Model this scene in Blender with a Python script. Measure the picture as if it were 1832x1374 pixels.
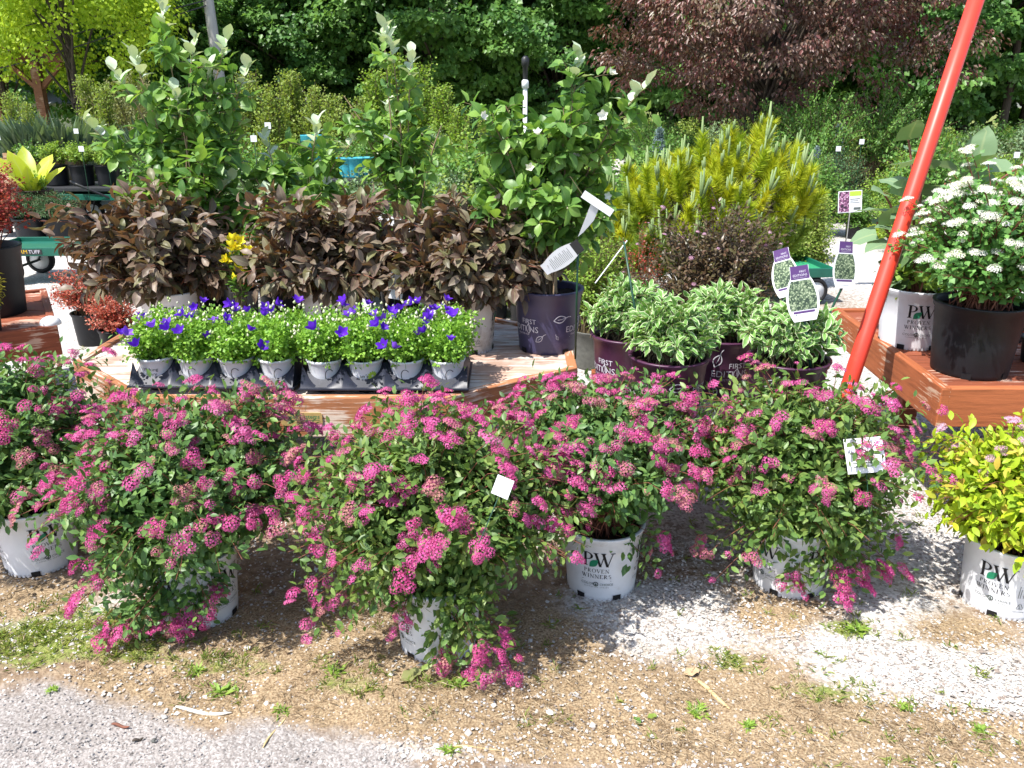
import bpy, math, random
import numpy as np
from mathutils import Vector, Matrix

for _o in list(bpy.data.objects):
    bpy.data.objects.remove(_o)
SC = bpy.context.scene
COL = SC.collection
RNG = np.random.default_rng(11)
random.seed(5)
PI = math.pi

# ------------------------------------------------------------------ camera, sky, sun, exposure
FPX, CX, CY, CAMH = 1450.0, 916.0, 687.0, 1.57
PITCH = math.atan2(507.0, FPX)
cam = bpy.data.cameras.new('camera')
cam.sensor_fit = 'HORIZONTAL'; cam.sensor_width = 36.0
cam.lens = 36.0*FPX/1832.0
cam.clip_start = 0.05; cam.clip_end = 600.0
camo = bpy.data.objects.new('camera', cam); COL.objects.link(camo)
camo.location = (0, 0, CAMH); camo.rotation_euler = (PI/2-PITCH, 0, 0)
SC.camera = camo

SUN = Vector((-0.42, -0.30, 0.86)).normalized()
world = bpy.data.worlds.new('World'); SC.world = world; world.use_nodes = True
wn = world.node_tree; wn.nodes.clear()
sky = wn.nodes.new('ShaderNodeTexSky'); sky.sky_type = 'NISHITA'; sky.sun_disc = False
sky.sun_elevation = math.asin(SUN.z); sky.sun_rotation = math.atan2(SUN.x, SUN.y)
sky.air_density = 1.0; sky.dust_density = 1.5; sky.ozone_density = 1.0
bg = wn.nodes.new('ShaderNodeBackground'); bg.inputs[1].default_value = 0.15
wo = wn.nodes.new('ShaderNodeOutputWorld')
wn.links.new(sky.outputs[0], bg.inputs[0]); wn.links.new(bg.outputs[0], wo.inputs[0])
sl = bpy.data.lights.new('sun', 'SUN'); sl.energy = 4.6; sl.angle = math.radians(0.55); sl.color = (1.0, 0.965, 0.91)
so = bpy.data.objects.new('sun', sl); COL.objects.link(so)
so.rotation_euler = SUN.to_track_quat('Z', 'Y').to_euler(); so.location = (-6, -4, 12)
vs = SC.view_settings
vs.view_transform = 'Standard'; vs.look = 'None'; vs.gamma = 1.0; vs.use_curve_mapping = False
vs.exposure = 0.78

# ------------------------------------------------------------------ helpers
SP, CP = math.sin(PITCH), math.cos(PITCH)
def pix(x, y, z=0.0):
    """point on the level plane at height z seen at photo pixel x, y"""
    v = (y-CY)/FPX
    zc = (CAMH-z)/(SP+v*CP)
    return Vector(((x-CX)/FPX*zc, zc*(CP-v*SP), z))
def pixd(x, y, zc):
    v = (y-CY)/FPX
    return Vector(((x-CX)/FPX*zc, zc*(CP-v*SP), CAMH-zc*(SP+v*CP)))

def nrm(a):
    return a/np.maximum(np.linalg.norm(a, axis=-1, keepdims=True), 1e-9)

def np_mesh(name, V, T, leaf=None, mat=None, smooth=False):
    me = bpy.data.meshes.new(name)
    V = np.asarray(V, np.float32); T = np.asarray(T, np.int32)
    me.vertices.add(len(V)); me.vertices.foreach_set('co', V.ravel())
    me.loops.add(T.size); me.loops.foreach_set('vertex_index', T.ravel())
    me.polygons.add(len(T)); me.polygons.foreach_set('loop_start', np.arange(0, T.size, T.shape[1], dtype=np.int32))
    if smooth:
        me.polygons.foreach_set('use_smooth', np.ones(len(T), bool))
    if leaf is not None:
        a = me.attributes.new('leaf', 'FLOAT_VECTOR', 'POINT')
        a.data.foreach_set('vector', np.asarray(leaf, np.float32).ravel())
    me.update(calc_edges=True)
    if mat: me.materials.append(mat)
    return me

def mk(name, me, parent=None, kind=None):
    o = bpy.data.objects.new(name, me); COL.objects.link(o)
    if parent is not None: o.parent = parent
    if kind: o['kind'] = kind
    return o

def tag(o, label, cat, group=None):
    o['label'] = label; o['category'] = cat
    if group: o['group'] = group
    return o

def thing(name, label, cat, loc=(0, 0, 0), rz=0.0, group=None, scale=1.0):
    o = bpy.data.objects.new(name, None); COL.objects.link(o)
    o.empty_display_size = 0.05
    o.location = loc; o.rotation_euler = (0, 0, rz); o.scale = (scale,)*3
    return tag(o, label, cat, group)

class MB:
    def __init__(s): s.v = []; s.f = []
    def add(s, v, f):
        b = len(s.v); s.v += [tuple(p) for p in v]; s.f += [tuple(i+b for i in q) for q in f]; return s
    def box(s, c, d, rz=0.0, M=None):
        x, y, z = d[0]/2, d[1]/2, d[2]/2
        ca, sa = math.cos(rz), math.sin(rz)
        vs = []
        for q in ((-x,-y,-z),(x,-y,-z),(x,y,-z),(-x,y,-z),(-x,-y,z),(x,-y,z),(x,y,z),(-x,y,z)):
            p = Vector((q[0]*ca-q[1]*sa, q[0]*sa+q[1]*ca, q[2]))
            if M is not None: p = M @ Vector(q)
            vs.append((p[0]+c[0], p[1]+c[1], p[2]+c[2]))
        return s.add(vs, [(0,3,2,1),(4,5,6,7),(0,1,5,4),(1,2,6,5),(2,3,7,6),(3,0,4,7)])
    def prism(s, poly, z0, z1):
        n = len(poly)
        vs = [(p[0], p[1], z0) for p in poly]+[(p[0], p[1], z1) for p in poly]
        fs = [tuple(range(n-1, -1, -1)), tuple(range(n, 2*n))]+[(i, (i+1) % n, n+(i+1) % n, n+i) for i in range(n)]
        return s.add(vs, fs)
    def lathe(s, prof, k=40):
        vs = []; n = len(prof)
        for r, z in prof:
            for i in range(k):
                a = 2*PI*i/k; vs.append((r*math.cos(a), r*math.sin(a), z))
        fs = [(j*k+i, j*k+(i+1) % k, (j+1)*k+(i+1) % k, (j+1)*k+i) for j in range(n-1) for i in range(k)]
        return s.add(vs, fs)
    def tube(s, pts, rad, k=8, cap=True):
        pts = [Vector(p) for p in pts]; n = len(pts)
        rad = rad if hasattr(rad, '__len__') else [rad]*n
        vs = []; prev = None
        for i, p in enumerate(pts):
            t = (pts[min(i+1, n-1)]-pts[max(i-1, 0)]).normalized()
            e = prev if prev is not None else (Vector((0, 0, 1)) if abs(t.z) < .9 else Vector((1, 0, 0)))
            e = (e-t*e.dot(t)).normalized(); prev = e; b = t.cross(e)
            for j in range(k):
                a = 2*PI*j/k; q = p+(e*math.cos(a)+b*math.sin(a))*rad[i]; vs.append(tuple(q))
        fs = [(i*k+j, i*k+(j+1) % k, (i+1)*k+(j+1) % k, (i+1)*k+j) for i in range(n-1) for j in range(k)]
        if cap: fs += [tuple(range(k-1, -1, -1)), tuple(range((n-1)*k, n*k))]
        return s.add(vs, fs)
    def mesh(s, name, mat, smooth=False):
        me = bpy.data.meshes.new(name); me.from_pydata(s.v, [], s.f)
        if smooth: me.polygons.foreach_set('use_smooth', [True]*len(me.polygons))
        me.materials.append(mat); me.update(); return me
    def build(s, name, mat, parent=None, smooth=False, bevel=0.0):
        o = mk(name, s.mesh(name, mat, smooth), parent)
        if bevel:
            m = o.modifiers.new('bevel', 'BEVEL'); m.width = bevel; m.segments = 2; m.limit_method = 'ANGLE'
        return o

# ------------------------------------------------------------------ materials
def new_mat(name):
    m = bpy.data.materials.new(name); m.use_nodes = True
    nt = m.node_tree; nt.nodes.clear()
    out = nt.nodes.new('ShaderNodeOutputMaterial')
    return m, nt, out
def nd(nt, typ, ins=None, **props):
    n = nt.nodes.new(typ)
    for k, v in props.items(): setattr(n, k, v)
    if ins:
        for k, v in ins.items():
            if hasattr(v, 'links') or isinstance(v, bpy.types.NodeSocket): nt.links.new(v, n.inputs[k])
            else: n.inputs[k].default_value = v
    return n
def c4(c): return (c[0], c[1], c[2], 1.0)
def ramp(nt, fac, stops):
    r = nt.nodes.new('ShaderNodeValToRGB')
    e = r.color_ramp.elements
    while len(e) < len(stops): e.new(0.5)
    for i, (p, c) in enumerate(stops): e[i].position = p; e[i].color = c4(c)
    nt.links.new(fac, r.inputs[0]); return r.outputs[0]
def mixc(nt, fac, a, b, mode='MIX'):
    m = nt.nodes.new('ShaderNodeMix'); m.data_type = 'RGBA'; m.blend_type = mode
    for i, v in ((0, fac), (6, a), (7, b)):
        if isinstance(v, bpy.types.NodeSocket): nt.links.new(v, m.inputs[i])
        else: m.inputs[i].default_value = v if i == 0 else c4(v)
    return m.outputs[2]

def leaf_mat(name, cols, trans=0.3, rough=0.5, spec=0.35, edge=None, under=None, vein=0.0, tint=(1.15, 1.1, .55)):
    m, nt, out = new_mat(name)
    at = nd(nt, 'ShaderNodeAttribute', attribute_name='leaf')
    sep = nd(nt, 'ShaderNodeSeparateXYZ', {0: at.outputs['Vector']})
    oi = nd(nt, 'ShaderNodeObjectInfo')
    s = nd(nt, 'ShaderNodeMath', {0: sep.outputs[2], 1: oi.outputs['Random']}, operation='ADD')
    fr = nd(nt, 'ShaderNodeMath', {0: s.outputs[0]}, operation='FRACT')
    gf = 1.3 if name.endswith('_leaf') and name not in ('gold_leaf',) else 1.0
    cols = [tuple(min(.8, v*gf) for v in c) for c in cols]
    k = len(cols)
    col = ramp(nt, fr.outputs[0], [(i/max(1, k-1), c) for i, c in enumerate(cols)])
    au = nd(nt, 'ShaderNodeMath', {0: sep.outputs[0]}, operation='ABSOLUTE')
    if edge:
        tc = nd(nt, 'ShaderNodeTexCoord')
        nz = nd(nt, 'ShaderNodeTexNoise', {'Vector': tc.outputs['Object'], 'Scale': 60.0, 'Detail': 2.0})
        ad = nd(nt, 'ShaderNodeMath', {0: nz.outputs[0], 1: .7, 2: au.outputs[0]}, operation='MULTIPLY_ADD')
        mr = nd(nt, 'ShaderNodeMapRange', {'Value': ad.outputs[0], 'From Min': edge[1], 'From Max': edge[1]+.12})
        col = mixc(nt, mr.outputs[0], col, edge[0])
    if vein:
        mr = nd(nt, 'ShaderNodeMapRange', {'Value': au.outputs[0], 'From Min': .0, 'From Max': .14, 'To Min': vein, 'To Max': 0.0})
        col = mixc(nt, mr.outputs[0], col, (.45, .5, .25))
    if under:
        ge = nd(nt, 'ShaderNodeNewGeometry')
        col = mixc(nt, ge.outputs['Backfacing'], col, under)
    p = nd(nt, 'ShaderNodeBsdfPrincipled', {'Base Color': col, 'Roughness': rough, 'Specular IOR Level': spec})
    if trans > 0:
        tcol = mixc(nt, 1.0, col, tint, 'MULTIPLY')
        t = nd(nt, 'ShaderNodeBsdfTranslucent', {'Color': tcol})
        ms = nd(nt, 'ShaderNodeMixShader', {0: trans, 1: p.outputs[0], 2: t.outputs[0]})
        nt.links.new(ms.outputs[0], out.inputs[0])
    else:
        nt.links.new(p.outputs[0], out.inputs[0])
    return m

def plain(name, col, rough=0.5, spec=0.5, var=0.12, scale=30.0, bump=0.0, dirt=None, metal=0.0, stretch=None):
    m, nt, out = new_mat(name)
    tc = nd(nt, 'ShaderNodeTexCoord'); vec = tc.outputs['Object']
    if stretch:
        mp = nd(nt, 'ShaderNodeMapping', {'Vector': vec, 'Scale': stretch}); vec = mp.outputs[0]
    nz = nd(nt, 'ShaderNodeTexNoise', {'Vector': vec, 'Scale': scale, 'Detail': 5.0, 'Roughness': .6})
    a = tuple(max(0, c*(1-var)) for c in col); b = tuple(min(1, c*(1+var)) for c in col)
    col_s = ramp(nt, nz.outputs[0], [(.3, a), (.7, b)])
    if dirt:
        n2 = nd(nt, 'ShaderNodeTexNoise', {'Vector': tc.outputs['Object'], 'Scale': dirt[1], 'Detail': 6.0, 'Roughness': .7})
        mr = nd(nt, 'ShaderNodeMapRange', {'Value': n2.outputs[0], 'From Min': dirt[2], 'From Max': dirt[2]+.15, 'To Max': dirt[3]})
        col_s = mixc(nt, mr.outputs[0], col_s, dirt[0])
    p = nd(nt, 'ShaderNodeBsdfPrincipled', {'Base Color': col_s, 'Roughness': rough, 'Specular IOR Level': spec, 'Metallic': metal})
    if bump:
        b_ = nd(nt, 'ShaderNodeBump', {'Height': nz.outputs[0], 'Strength': bump, 'Distance': .004})
        nt.links.new(b_.outputs[0], p.inputs['Normal'])
    nt.links.new(p.outputs[0], out.inputs[0])
    return m

def wood_mat(name, base, worn, amount, grain=(3, 40, 40), rough=.7):
    """stained timber, grain along x, paint worn through to pale wood"""
    m, nt, out = new_mat(name)
    tc = nd(nt, 'ShaderNodeTexCoord'); oi = nd(nt, 'ShaderNodeObjectInfo')
    ad = nd(nt, 'ShaderNodeVectorMath', {0: tc.outputs['Object'], 1: oi.outputs['Location']}, operation='ADD')
    mp = nd(nt, 'ShaderNodeMapping', {'Vector': ad.outputs[0], 'Scale': grain})
    n1 = nd(nt, 'ShaderNodeTexNoise', {'Vector': mp.outputs[0], 'Scale': 2.2, 'Detail': 8.0, 'Roughness': .65, 'Distortion': .4})
    n2 = nd(nt, 'ShaderNodeTexNoise', {'Vector': ad.outputs[0], 'Scale': 5.0, 'Detail': 4.0})
    dk = tuple(c*.62 for c in base); lt = tuple(min(1, c*1.2) for c in base)
    col = ramp(nt, n1.outputs[0], [(.3, dk), (.5, base), (.72, lt)])
    sm = nd(nt, 'ShaderNodeMath', {0: n1.outputs[0], 1: n2.outputs[0]}, operation='ADD')
    mr = nd(nt, 'ShaderNodeMapRange', {'Value': sm.outputs[0], 'From Min': 1.16-amount*.4, 'From Max': 1.22-amount*.3})
    rv = nd(nt, 'ShaderNodeMapRange', {'Value': oi.outputs['Random'], 'To Min': .8, 'To Max': 1.12})
    col = mixc(nt, mr.outputs[0], col, worn)
    col = mixc(nt, 1.0, col, nd(nt, 'ShaderNodeCombineXYZ', {0: rv.outputs[0], 1: rv.outputs[0], 2: rv.outputs[0]}).outputs[0], 'MULTIPLY')
    bp = nd(nt, 'ShaderNodeBump', {'Height': n1.outputs[0], 'Strength': .5, 'Distance': .003})
    p = nd(nt, 'ShaderNodeBsdfPrincipled', {'Base Color': col, 'Roughness': rough, 'Specular IOR Level': .3, 'Normal': bp.outputs[0]})
    nt.links.new(p.outputs[0], out.inputs[0]); return m

M = {}
# foliage
M['spirea_leaf'] = leaf_mat('spirea_leaf', [(.045,.10,.03), (.07,.15,.04), (.10,.20,.055), (.15,.25,.06), (.05,.11,.035)], .28, .42, .4)
M['spirea_leaf_light'] = leaf_mat('spirea_leaf_light', [(.07,.14,.035), (.11,.21,.05), (.16,.28,.06), (.24,.33,.08), (.08,.16,.04)], .3, .42, .4)
M['gold_leaf'] = leaf_mat('gold_leaf', [(.35,.50,.03), (.46,.58,.03), (.28,.45,.04), (.42,.56,.03), (.33,.50,.03), (.50,.58,.03), (.30,.46,.04), (.58,.42,.07), (.36,.52,.03)], .35, .45, .3)
M['weigela_leaf'] = leaf_mat('weigela_leaf', [(.06,.036,.026), (.125,.082,.058), (.19,.14,.105), (.10,.105,.035), (.16,.11,.085), (.07,.06,.03), (.20,.15,.12)], .2, .47, .45, vein=.25, tint=(1.3, .8, .3))
M['varieg_leaf'] = leaf_mat('varieg_leaf', [(.10,.22,.05), (.16,.30,.07), (.12,.25,.06)], .25, .45, .35, edge=((.66,.70,.46), 1.06))
M['mock_leaf'] = leaf_mat('mock_leaf', [(.07,.16,.035), (.11,.22,.05), (.15,.28,.06), (.22,.36,.07), (.08,.18,.05)], .42, .4, .4, vein=.2)
M['mock_tip'] = leaf_mat('mock_tip', [(.48,.58,.41), (.58,.66,.52), (.40,.52,.30)], .25, .5, .3, vein=.2)
M['ninebark_leaf'] = leaf_mat('ninebark_leaf', [(.05,.03,.017), (.085,.055,.026), (.075,.07,.022), (.13,.085,.055), (.055,.052,.017), (.10,.05,.03)], .2, .38, .5, tint=(1.3,.8,.35))
M['white_spirea_leaf'] = leaf_mat('white_spirea_leaf', [(.06,.16,.035), (.10,.23,.05), (.15,.30,.07), (.08,.19,.06)], .3, .45, .35)
M['hydrangea_leaf'] = leaf_mat('hydrangea_leaf', [(.12,.20,.11), (.18,.27,.15), (.10,.17,.07)], .3, .5, .35, vein=.35)
M['bell_leaf'] = leaf_mat('bell_leaf', [(.13,.28,.03), (.19,.36,.04), (.25,.42,.06), (.10,.22,.03)], .32, .45, .35)
M['bud'] = leaf_mat('bud', [(.45,.52,.22), (.62,.64,.42), (.70,.70,.58), (.40,.50,.16)], .2, .5, .3)
M['barberry_red'] = leaf_mat('barberry_red', [(.34,.04,.03), (.46,.07,.05), (.26,.03,.025), (.36,.10,.05), (.20,.07,.03)], .25, .45, .35, tint=(1.3,.6,.4))
M['barberry_orange'] = leaf_mat('barberry_orange', [(.42,.09,.055), (.55,.16,.09), (.30,.05,.04), (.48,.20,.12)], .25, .45, .35, tint=(1.3,.6,.4))
M['barberry_dark'] = leaf_mat('barberry_dark', [(.10,.012,.018), (.16,.02,.03), (.07,.012,.015)], .2, .45, .35)
M['lime_leaf'] = leaf_mat('lime_leaf', [(.14,.25,.035), (.20,.32,.05), (.27,.37,.065), (.11,.20,.03)], .38, .5, .3)
M['yellowgreen_leaf'] = leaf_mat('yellowgreen_leaf', [(.17,.25,.045), (.25,.33,.065), (.13,.20,.035), (.30,.35,.09)], .36, .5, .3)
M['green_leaf'] = leaf_mat('green_leaf', [(.06,.15,.03), (.10,.21,.04), (.14,.26,.05), (.05,.12,.025)], .32, .45, .35)
M['grey_leaf'] = leaf_mat('grey_leaf', [(.13,.20,.10), (.18,.26,.13), (.10,.16,.08)], .25, .55, .3)
M['olive_leaf'] = leaf_mat('olive_leaf', [(.16,.18,.06), (.22,.23,.09), (.12,.14,.05)], .3, .55, .3)
M['maple_leaf'] = leaf_mat('maple_leaf', [(.05,.125,.03), (.07,.165,.04), (.10,.21,.048), (.13,.25,.055), (.06,.14,.03)], .36, .42, .4)
M['purple_leaf'] = leaf_mat('purple_leaf', [(.10,.06,.045), (.14,.088,.066), (.19,.125,.10), (.10,.09,.04), (.16,.06,.055), (.12,.08,.055)], .25, .38, .5, tint=(1.3,.75,.5))
M['ginkgo_leaf'] = leaf_mat('ginkgo_leaf', [(.22,.34,.02), (.30,.42,.03), (.38,.48,.04), (.17,.28,.02)], .42, .5, .3)
M['conifer_leaf'] = leaf_mat('conifer_leaf', [(.03,.075,.025), (.05,.11,.04), (.07,.14,.05)], .15, .55, .3)
M['blue_needle'] = leaf_mat('blue_needle', [(.20,.29,.30), (.28,.37,.38), (.16,.24,.25)], .15, .55, .3)
M['goldconifer_leaf'] = leaf_mat('goldconifer_leaf', [(.30,.30,.03), (.42,.38,.04), (.22,.26,.03)], .25, .5, .3)
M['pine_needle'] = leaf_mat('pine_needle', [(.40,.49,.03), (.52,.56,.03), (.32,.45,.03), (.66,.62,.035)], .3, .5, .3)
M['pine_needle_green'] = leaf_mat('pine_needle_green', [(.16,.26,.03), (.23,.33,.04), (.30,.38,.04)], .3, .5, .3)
M['pine_candle'] = leaf_mat('pine_candle', [(.19,.28,.10), (.25,.33,.14), (.17,.25,.09)], .1, .6, .3)
M['grass_blade'] = leaf_mat('grass_blade', [(.16,.26,.05), (.26,.34,.07), (.36,.38,.10), (.12,.22,.04)], .35, .55, .3)
M['bluegrass_blade'] = leaf_mat('bluegrass_blade', [(.16,.25,.14), (.22,.31,.19), (.12,.20,.11)], .3, .55, .3)
M['straw'] = leaf_mat('straw', [(.36,.26,.15), (.50,.39,.25), (.62,.52,.37), (.25,.17,.10), (.42,.31,.19)], .15, .65, .25, tint=(1.1, 1, .7))
M['canna_leaf'] = leaf_mat('canna_leaf', [(.40,.46,.04), (.48,.52,.06), (.33,.40,.04)], .4, .4, .4, vein=.4)
# flowers
M['pink_flower'] = leaf_mat('pink_flower', [(.56,.065,.24), (.60,.10,.30), (.64,.14,.36), (.54,.055,.22), (.65,.20,.40), (.50,.065,.20), (.58,.11,.32), (.48,.19,.21), (.52,.29,.21)], .25, .65, .15, edge=None, tint=(1.2, .8, 1.1))
M['mauve_flower'] = leaf_mat('mauve_flower', [(.62,.32,.48), (.70,.45,.58), (.58,.36,.44)], .25, .65, .15, tint=(1.1, 1, 1.1))
M['white_flower'] = leaf_mat('white_flower', [(.80,.80,.66), (.82,.82,.74), (.74,.72,.54)], .2, .6, .2, tint=(1, 1, .9))
M['violet_flower'] = leaf_mat('violet_flower', [(.10,.015,.50), (.15,.025,.60), (.09,.012,.44), (.26,.10,.66)], .3, .5, .3, tint=(1.1, .9, 1.3))
M['yellow_flower'] = leaf_mat('yellow_flower', [(.80,.66,.02), (.85,.72,.04)], .25, .5, .3)
# things
M['pw_white'] = plain('white_pot', (.74,.75,.78), .42, .5, .05, 14, 0, ((.45,.40,.32), 9.0, .60, .45))
M['pw_dirty'] = plain('dirty_white_pot', (.70,.69,.66), .5, .4, .08, 14, 0, ((.36,.30,.22), 7.0, .50, .7))
M['pot_black'] = plain('black_pot', (.009,.010,.013), .5, .35, .25, 12, .1, ((.05,.05,.05), 6.0, .60, .45))
M['pot_fe'] = plain('violet_pot', (.052,.048,.105), .42, .5, .15, 10, 0, ((.18,.15,.26), 5.0, .58, .4))
M['pot_fe2'] = plain('plum_pot', (.075,.022,.058), .38, .5, .25, 10, 0, ((.16,.07,.13), 6.0, .58, .5))
M['pot_brown'] = plain('brown_pot', (.045,.025,.018), .5, .4, .2)
M['pot_grey'] = plain('grey_pot', (.10,.10,.09), .6, .4, .25)
M['teal'] = plain('teal_plastic', (.05,.38,.46), .45, .5, .1)
M['soil'] = plain('soil', (.030,.020,.014), .95, .1, .5, 140, 1.0)
M['print_black'] = plain('print_black', (.012,.012,.014), .6, .3, .05)
M['print_grey'] = plain('print_grey', (.10,.12,.11), .6, .3, .05)
M['print_green'] = plain('print_green', (.012,.20,.10), .5, .4, .05)
M['print_white'] = plain('print_white', (.62,.60,.66), .6, .3, .05)
M['daisy_green'] = plain('daisy_green', (.42,.60,.06), .5, .4, .05)
M['stem'] = plain('stem', (.17,.13,.07), .7, .3, .3)
M['stem_red'] = plain('stem_red', (.20,.075,.045), .65, .3, .3)
M['stem_tan'] = plain('stem_tan', (.30,.21,.13), .7, .3, .25)
M['bark'] = plain('bark', (.075,.06,.048), .9, .2, .4, 8, .8, stretch=(4, 4, .8))
M['wood_old'] = wood_mat('weathered_deck', (.50,.33,.25), (.70,.62,.55), .62, (2.5, 26, 26))
M['wood_front'] = wood_mat('worn_orange_board', (.40,.165,.075), (.68,.56,.46), .28, (2.5, 45, 45))
M['wood_red'] = wood_mat('red_stained_wood', (.27,.075,.035), (.55,.36,.27), .12, (2.5, 30, 30))
M['wood_redbright'] = wood_mat('orange_stained_wood', (.40,.12,.045), (.6,.40,.28), .06, (2.5, 30, 30))
M['wood_brown'] = wood_mat('pergola_wood', (.22,.095,.05), (.4,.26,.18), .12)
M['wood_bed'] = wood_mat('garden_box_wood', (.40,.23,.11), (.5,.4,.3), .15)
M['red_pole'] = plain('red_painted_pole', (.72,.052,.028), .42, .5, .08, 12, 0, ((.55,.09,.05), 20.0, .62, .6))
M['tray'] = plain('tray_plastic', (.022,.025,.040), .42, .4, .25, 25, .05, ((.12,.13,.17), 18.0, .60, .5))
M['green_metal'] = plain('green_paint', (.008,.115,.075), .4, .5, .15, 8)
M['green_turf'] = plain('green_mesh', (.03,.26,.12), .8, .2, .25, 90, .5)
M['rubber'] = plain('rubber', (.018,.018,.019), .8, .3, .2)
M['black_metal'] = plain('black_metal', (.02,.02,.022), .45, .5, .1)
M['black_plastic'] = plain('black_plastic', (.03,.031,.035), .55, .4, .2)
M['stake_green'] = plain('green_stake', (.010,.055,.03), .45, .5, .1)
M['card'] = plain('white_card', (.80,.80,.82), .5, .4, .03)
M['card_grey'] = plain('matte_card', (.66,.66,.68), .6, .3, .03)
M['tag_purple'] = plain('tag_purple', (.095,.042,.155), .45, .4, .06)
M['tag_black'] = plain('tag_black', (.03,.03,.03), .5, .4, .06)
M['sticker'] = plain('sticker_yellow', (.75,.48,.03), .5, .4, .06)
M['plate'] = plain('plate_tan', (.48,.34,.13), .5, .5, .12)
M['white_paint'] = plain('white_paint', (.78,.78,.77), .55, .4, .05)
M['roof_grey'] = plain('grey_roof', (.27,.30,.36), .6, .4, .12, 3)
M['pole_grey'] = plain('grey_wood_pole', (.42,.40,.38), .8, .2, .15, 6, .2, stretch=(4, 4, .5))
M['wire'] = plain('wire', (.05,.05,.05), .6, .3, .1)
M['stick'] = plain('dry_stick', (.55,.42,.22), .8, .2, .25)
M['stick_white'] = plain('bleached_stick', (.72,.66,.56), .75, .2, .12)
M['dead_leaf'] = plain('dead_leaf', (.42,.30,.18), .8, .2, .3)
M['stone_m'] = leaf_mat('gravel_stone', [(.46,.44,.41), (.58,.57,.54), (.34,.30,.27), (.66,.65,.63), (.24,.19,.16), (.50,.46,.42)], 0, .85, .2)
M['stone_lane'] = leaf_mat('lane_stone', [(.27,.25,.235), (.35,.33,.315), (.20,.18,.17), (.46,.44,.42), (.30,.26,.24)], 0, .9, .15)
M['steel'] = plain('steel', (.5,.5,.5), .35, .5, .1, metal=.8)

def photo_mat(name, dark, mid, light, scale):
    m, nt, out = new_mat(name)
    tc = nd(nt, 'ShaderNodeTexCoord')
    nd0 = nd(nt, 'ShaderNodeTexNoise', {'Vector': tc.outputs['Object'], 'Scale': scale*.7, 'Detail': 4.0})
    dv = nd(nt, 'ShaderNodeVectorMath', {0: nd0.outputs['Color'], 1: (2.4/scale,)*3, 2: tc.outputs['Object']}, operation='MULTIPLY_ADD')
    v = nd(nt, 'ShaderNodeTexVoronoi', {'Vector': dv.outputs[0], 'Scale': scale}, feature='F1')
    n = nd(nt, 'ShaderNodeTexNoise', {'Vector': tc.outputs['Object'], 'Scale': scale*.6, 'Detail': 3.0})
    s = nd(nt, 'ShaderNodeMath', {0: v.outputs['Distance'], 1: n.outputs[0]}, operation='MULTIPLY')
    col = ramp(nt, s.outputs[0], [(.05, light), (.2, mid), (.36, dark)])
    p = nd(nt, 'ShaderNodeBsdfPrincipled', {'Base Color': col, 'Roughness': .4})
    nt.links.new(p.outputs[0], out.inputs[0]); return m
M['photo_leaf'] = photo_mat('printed_foliage', (.03,.05,.03), (.16,.22,.12), (.52,.57,.38), 150)
M['photo_pink'] = photo_mat('printed_blossom', (.03,.015,.03), (.35,.12,.25), (.80,.66,.74), 60)
# ------------------------------------------------------------------ leaf templates: (V, T, uv)
def lf4(w=.3, fold=.08, curl=.12):
    V = np.array([(0,0,0), (-w,.42,fold), (0,.45,0), (w,.42,fold), (0,1,-curl)], float)
    T = np.array([(0,3,2), (0,2,1), (2,3,4), (2,4,1)])
    U = np.array([(.4,0,0), (-1,.42,0), (0,.45,0), (1,.42,0), (.7,1,0)], float)
    return V, T, U
def lf2(w=.3, curl=.15, fold=.1):
    V = np.array([(0,0,0), (w,.5,fold), (0,1,-curl), (-w,.5,fold)], float)
    return V, np.array([(0,1,2), (0,2,3)]), np.array([(0,0,0), (1,.5,0), (0,1,0), (-1,.5,0)], float)
def lf16(w=.3, fold=.1, curl=.25, wave=.03, widths=(.55, .95, 1.0, .62), rows=(.14, .36, .6, .82), heart=0.0):
    V = [(0,0,0)]; U = [(.3,0,0)]
    for i, (v, k) in enumerate(zip(rows, widths)):
        z = -curl*v*v; wz = wave*(1 if i % 2 else -1)
        yb = v-heart*(1-v)*(.5 if i == 0 else .12)
        V += [(-w*k, yb, z+fold*k+wz), (0, v, z), (w*k, yb, z+fold*k-wz)]; U += [(-1,v,0), (0,v,0), (1,v,0)]
    V.append((0,1,-curl)); U.append((.8,1,0)); n = len(V)-1
    T = [(0,3,2), (0,2,1)]
    for i in range(len(rows)-1):
        a = 1+3*i; b = a+3
        T += [(a,a+1,b+1), (a,b+1,b), (a+1,a+2,b+2), (a+1,b+2,b+1)]
    a = 1+3*(len(rows)-1)
    T += [(a,a+1,n), (a+1,a+2,n)]
    return np.array(V, float), np.array(T), np.array(U, float)
def needle(w=.02):
    return np.array([(-w,0,0), (w,0,0), (0,1,0)], float), np.array([(0,1,2)]), np.array([(0,0,0), (0,0,0), (0,1,0)], float)
L_SP = lf16(.25, .05, .16, .0, (.85, .82), (.32, .66)); L_GOLD = lf16(.23, .06, .2, .01); L_WEI = lf16(.25, .11, .38, .03)
L_MOCK = lf16(.30, .09, .28, .02); L_VAR = lf16(.2, .09, .3, .03); L_RND = lf4(.42, .06, .08)
L_2 = lf2(.32); L_2N = lf2(.13, .2, .04); L_2R = lf2(.48, .1, .08); L_HYD = lf16(.46, .07, .22, .03, (.86, 1.0, .82, .45), heart=.35)
L_NDL = needle(.042); L_BLADE = lf2(.045, .25, .0); L_CANNA = lf16(.17, .06, .18, .012)
L_MAPLE = lf2(.52, .25, .12)

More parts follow.
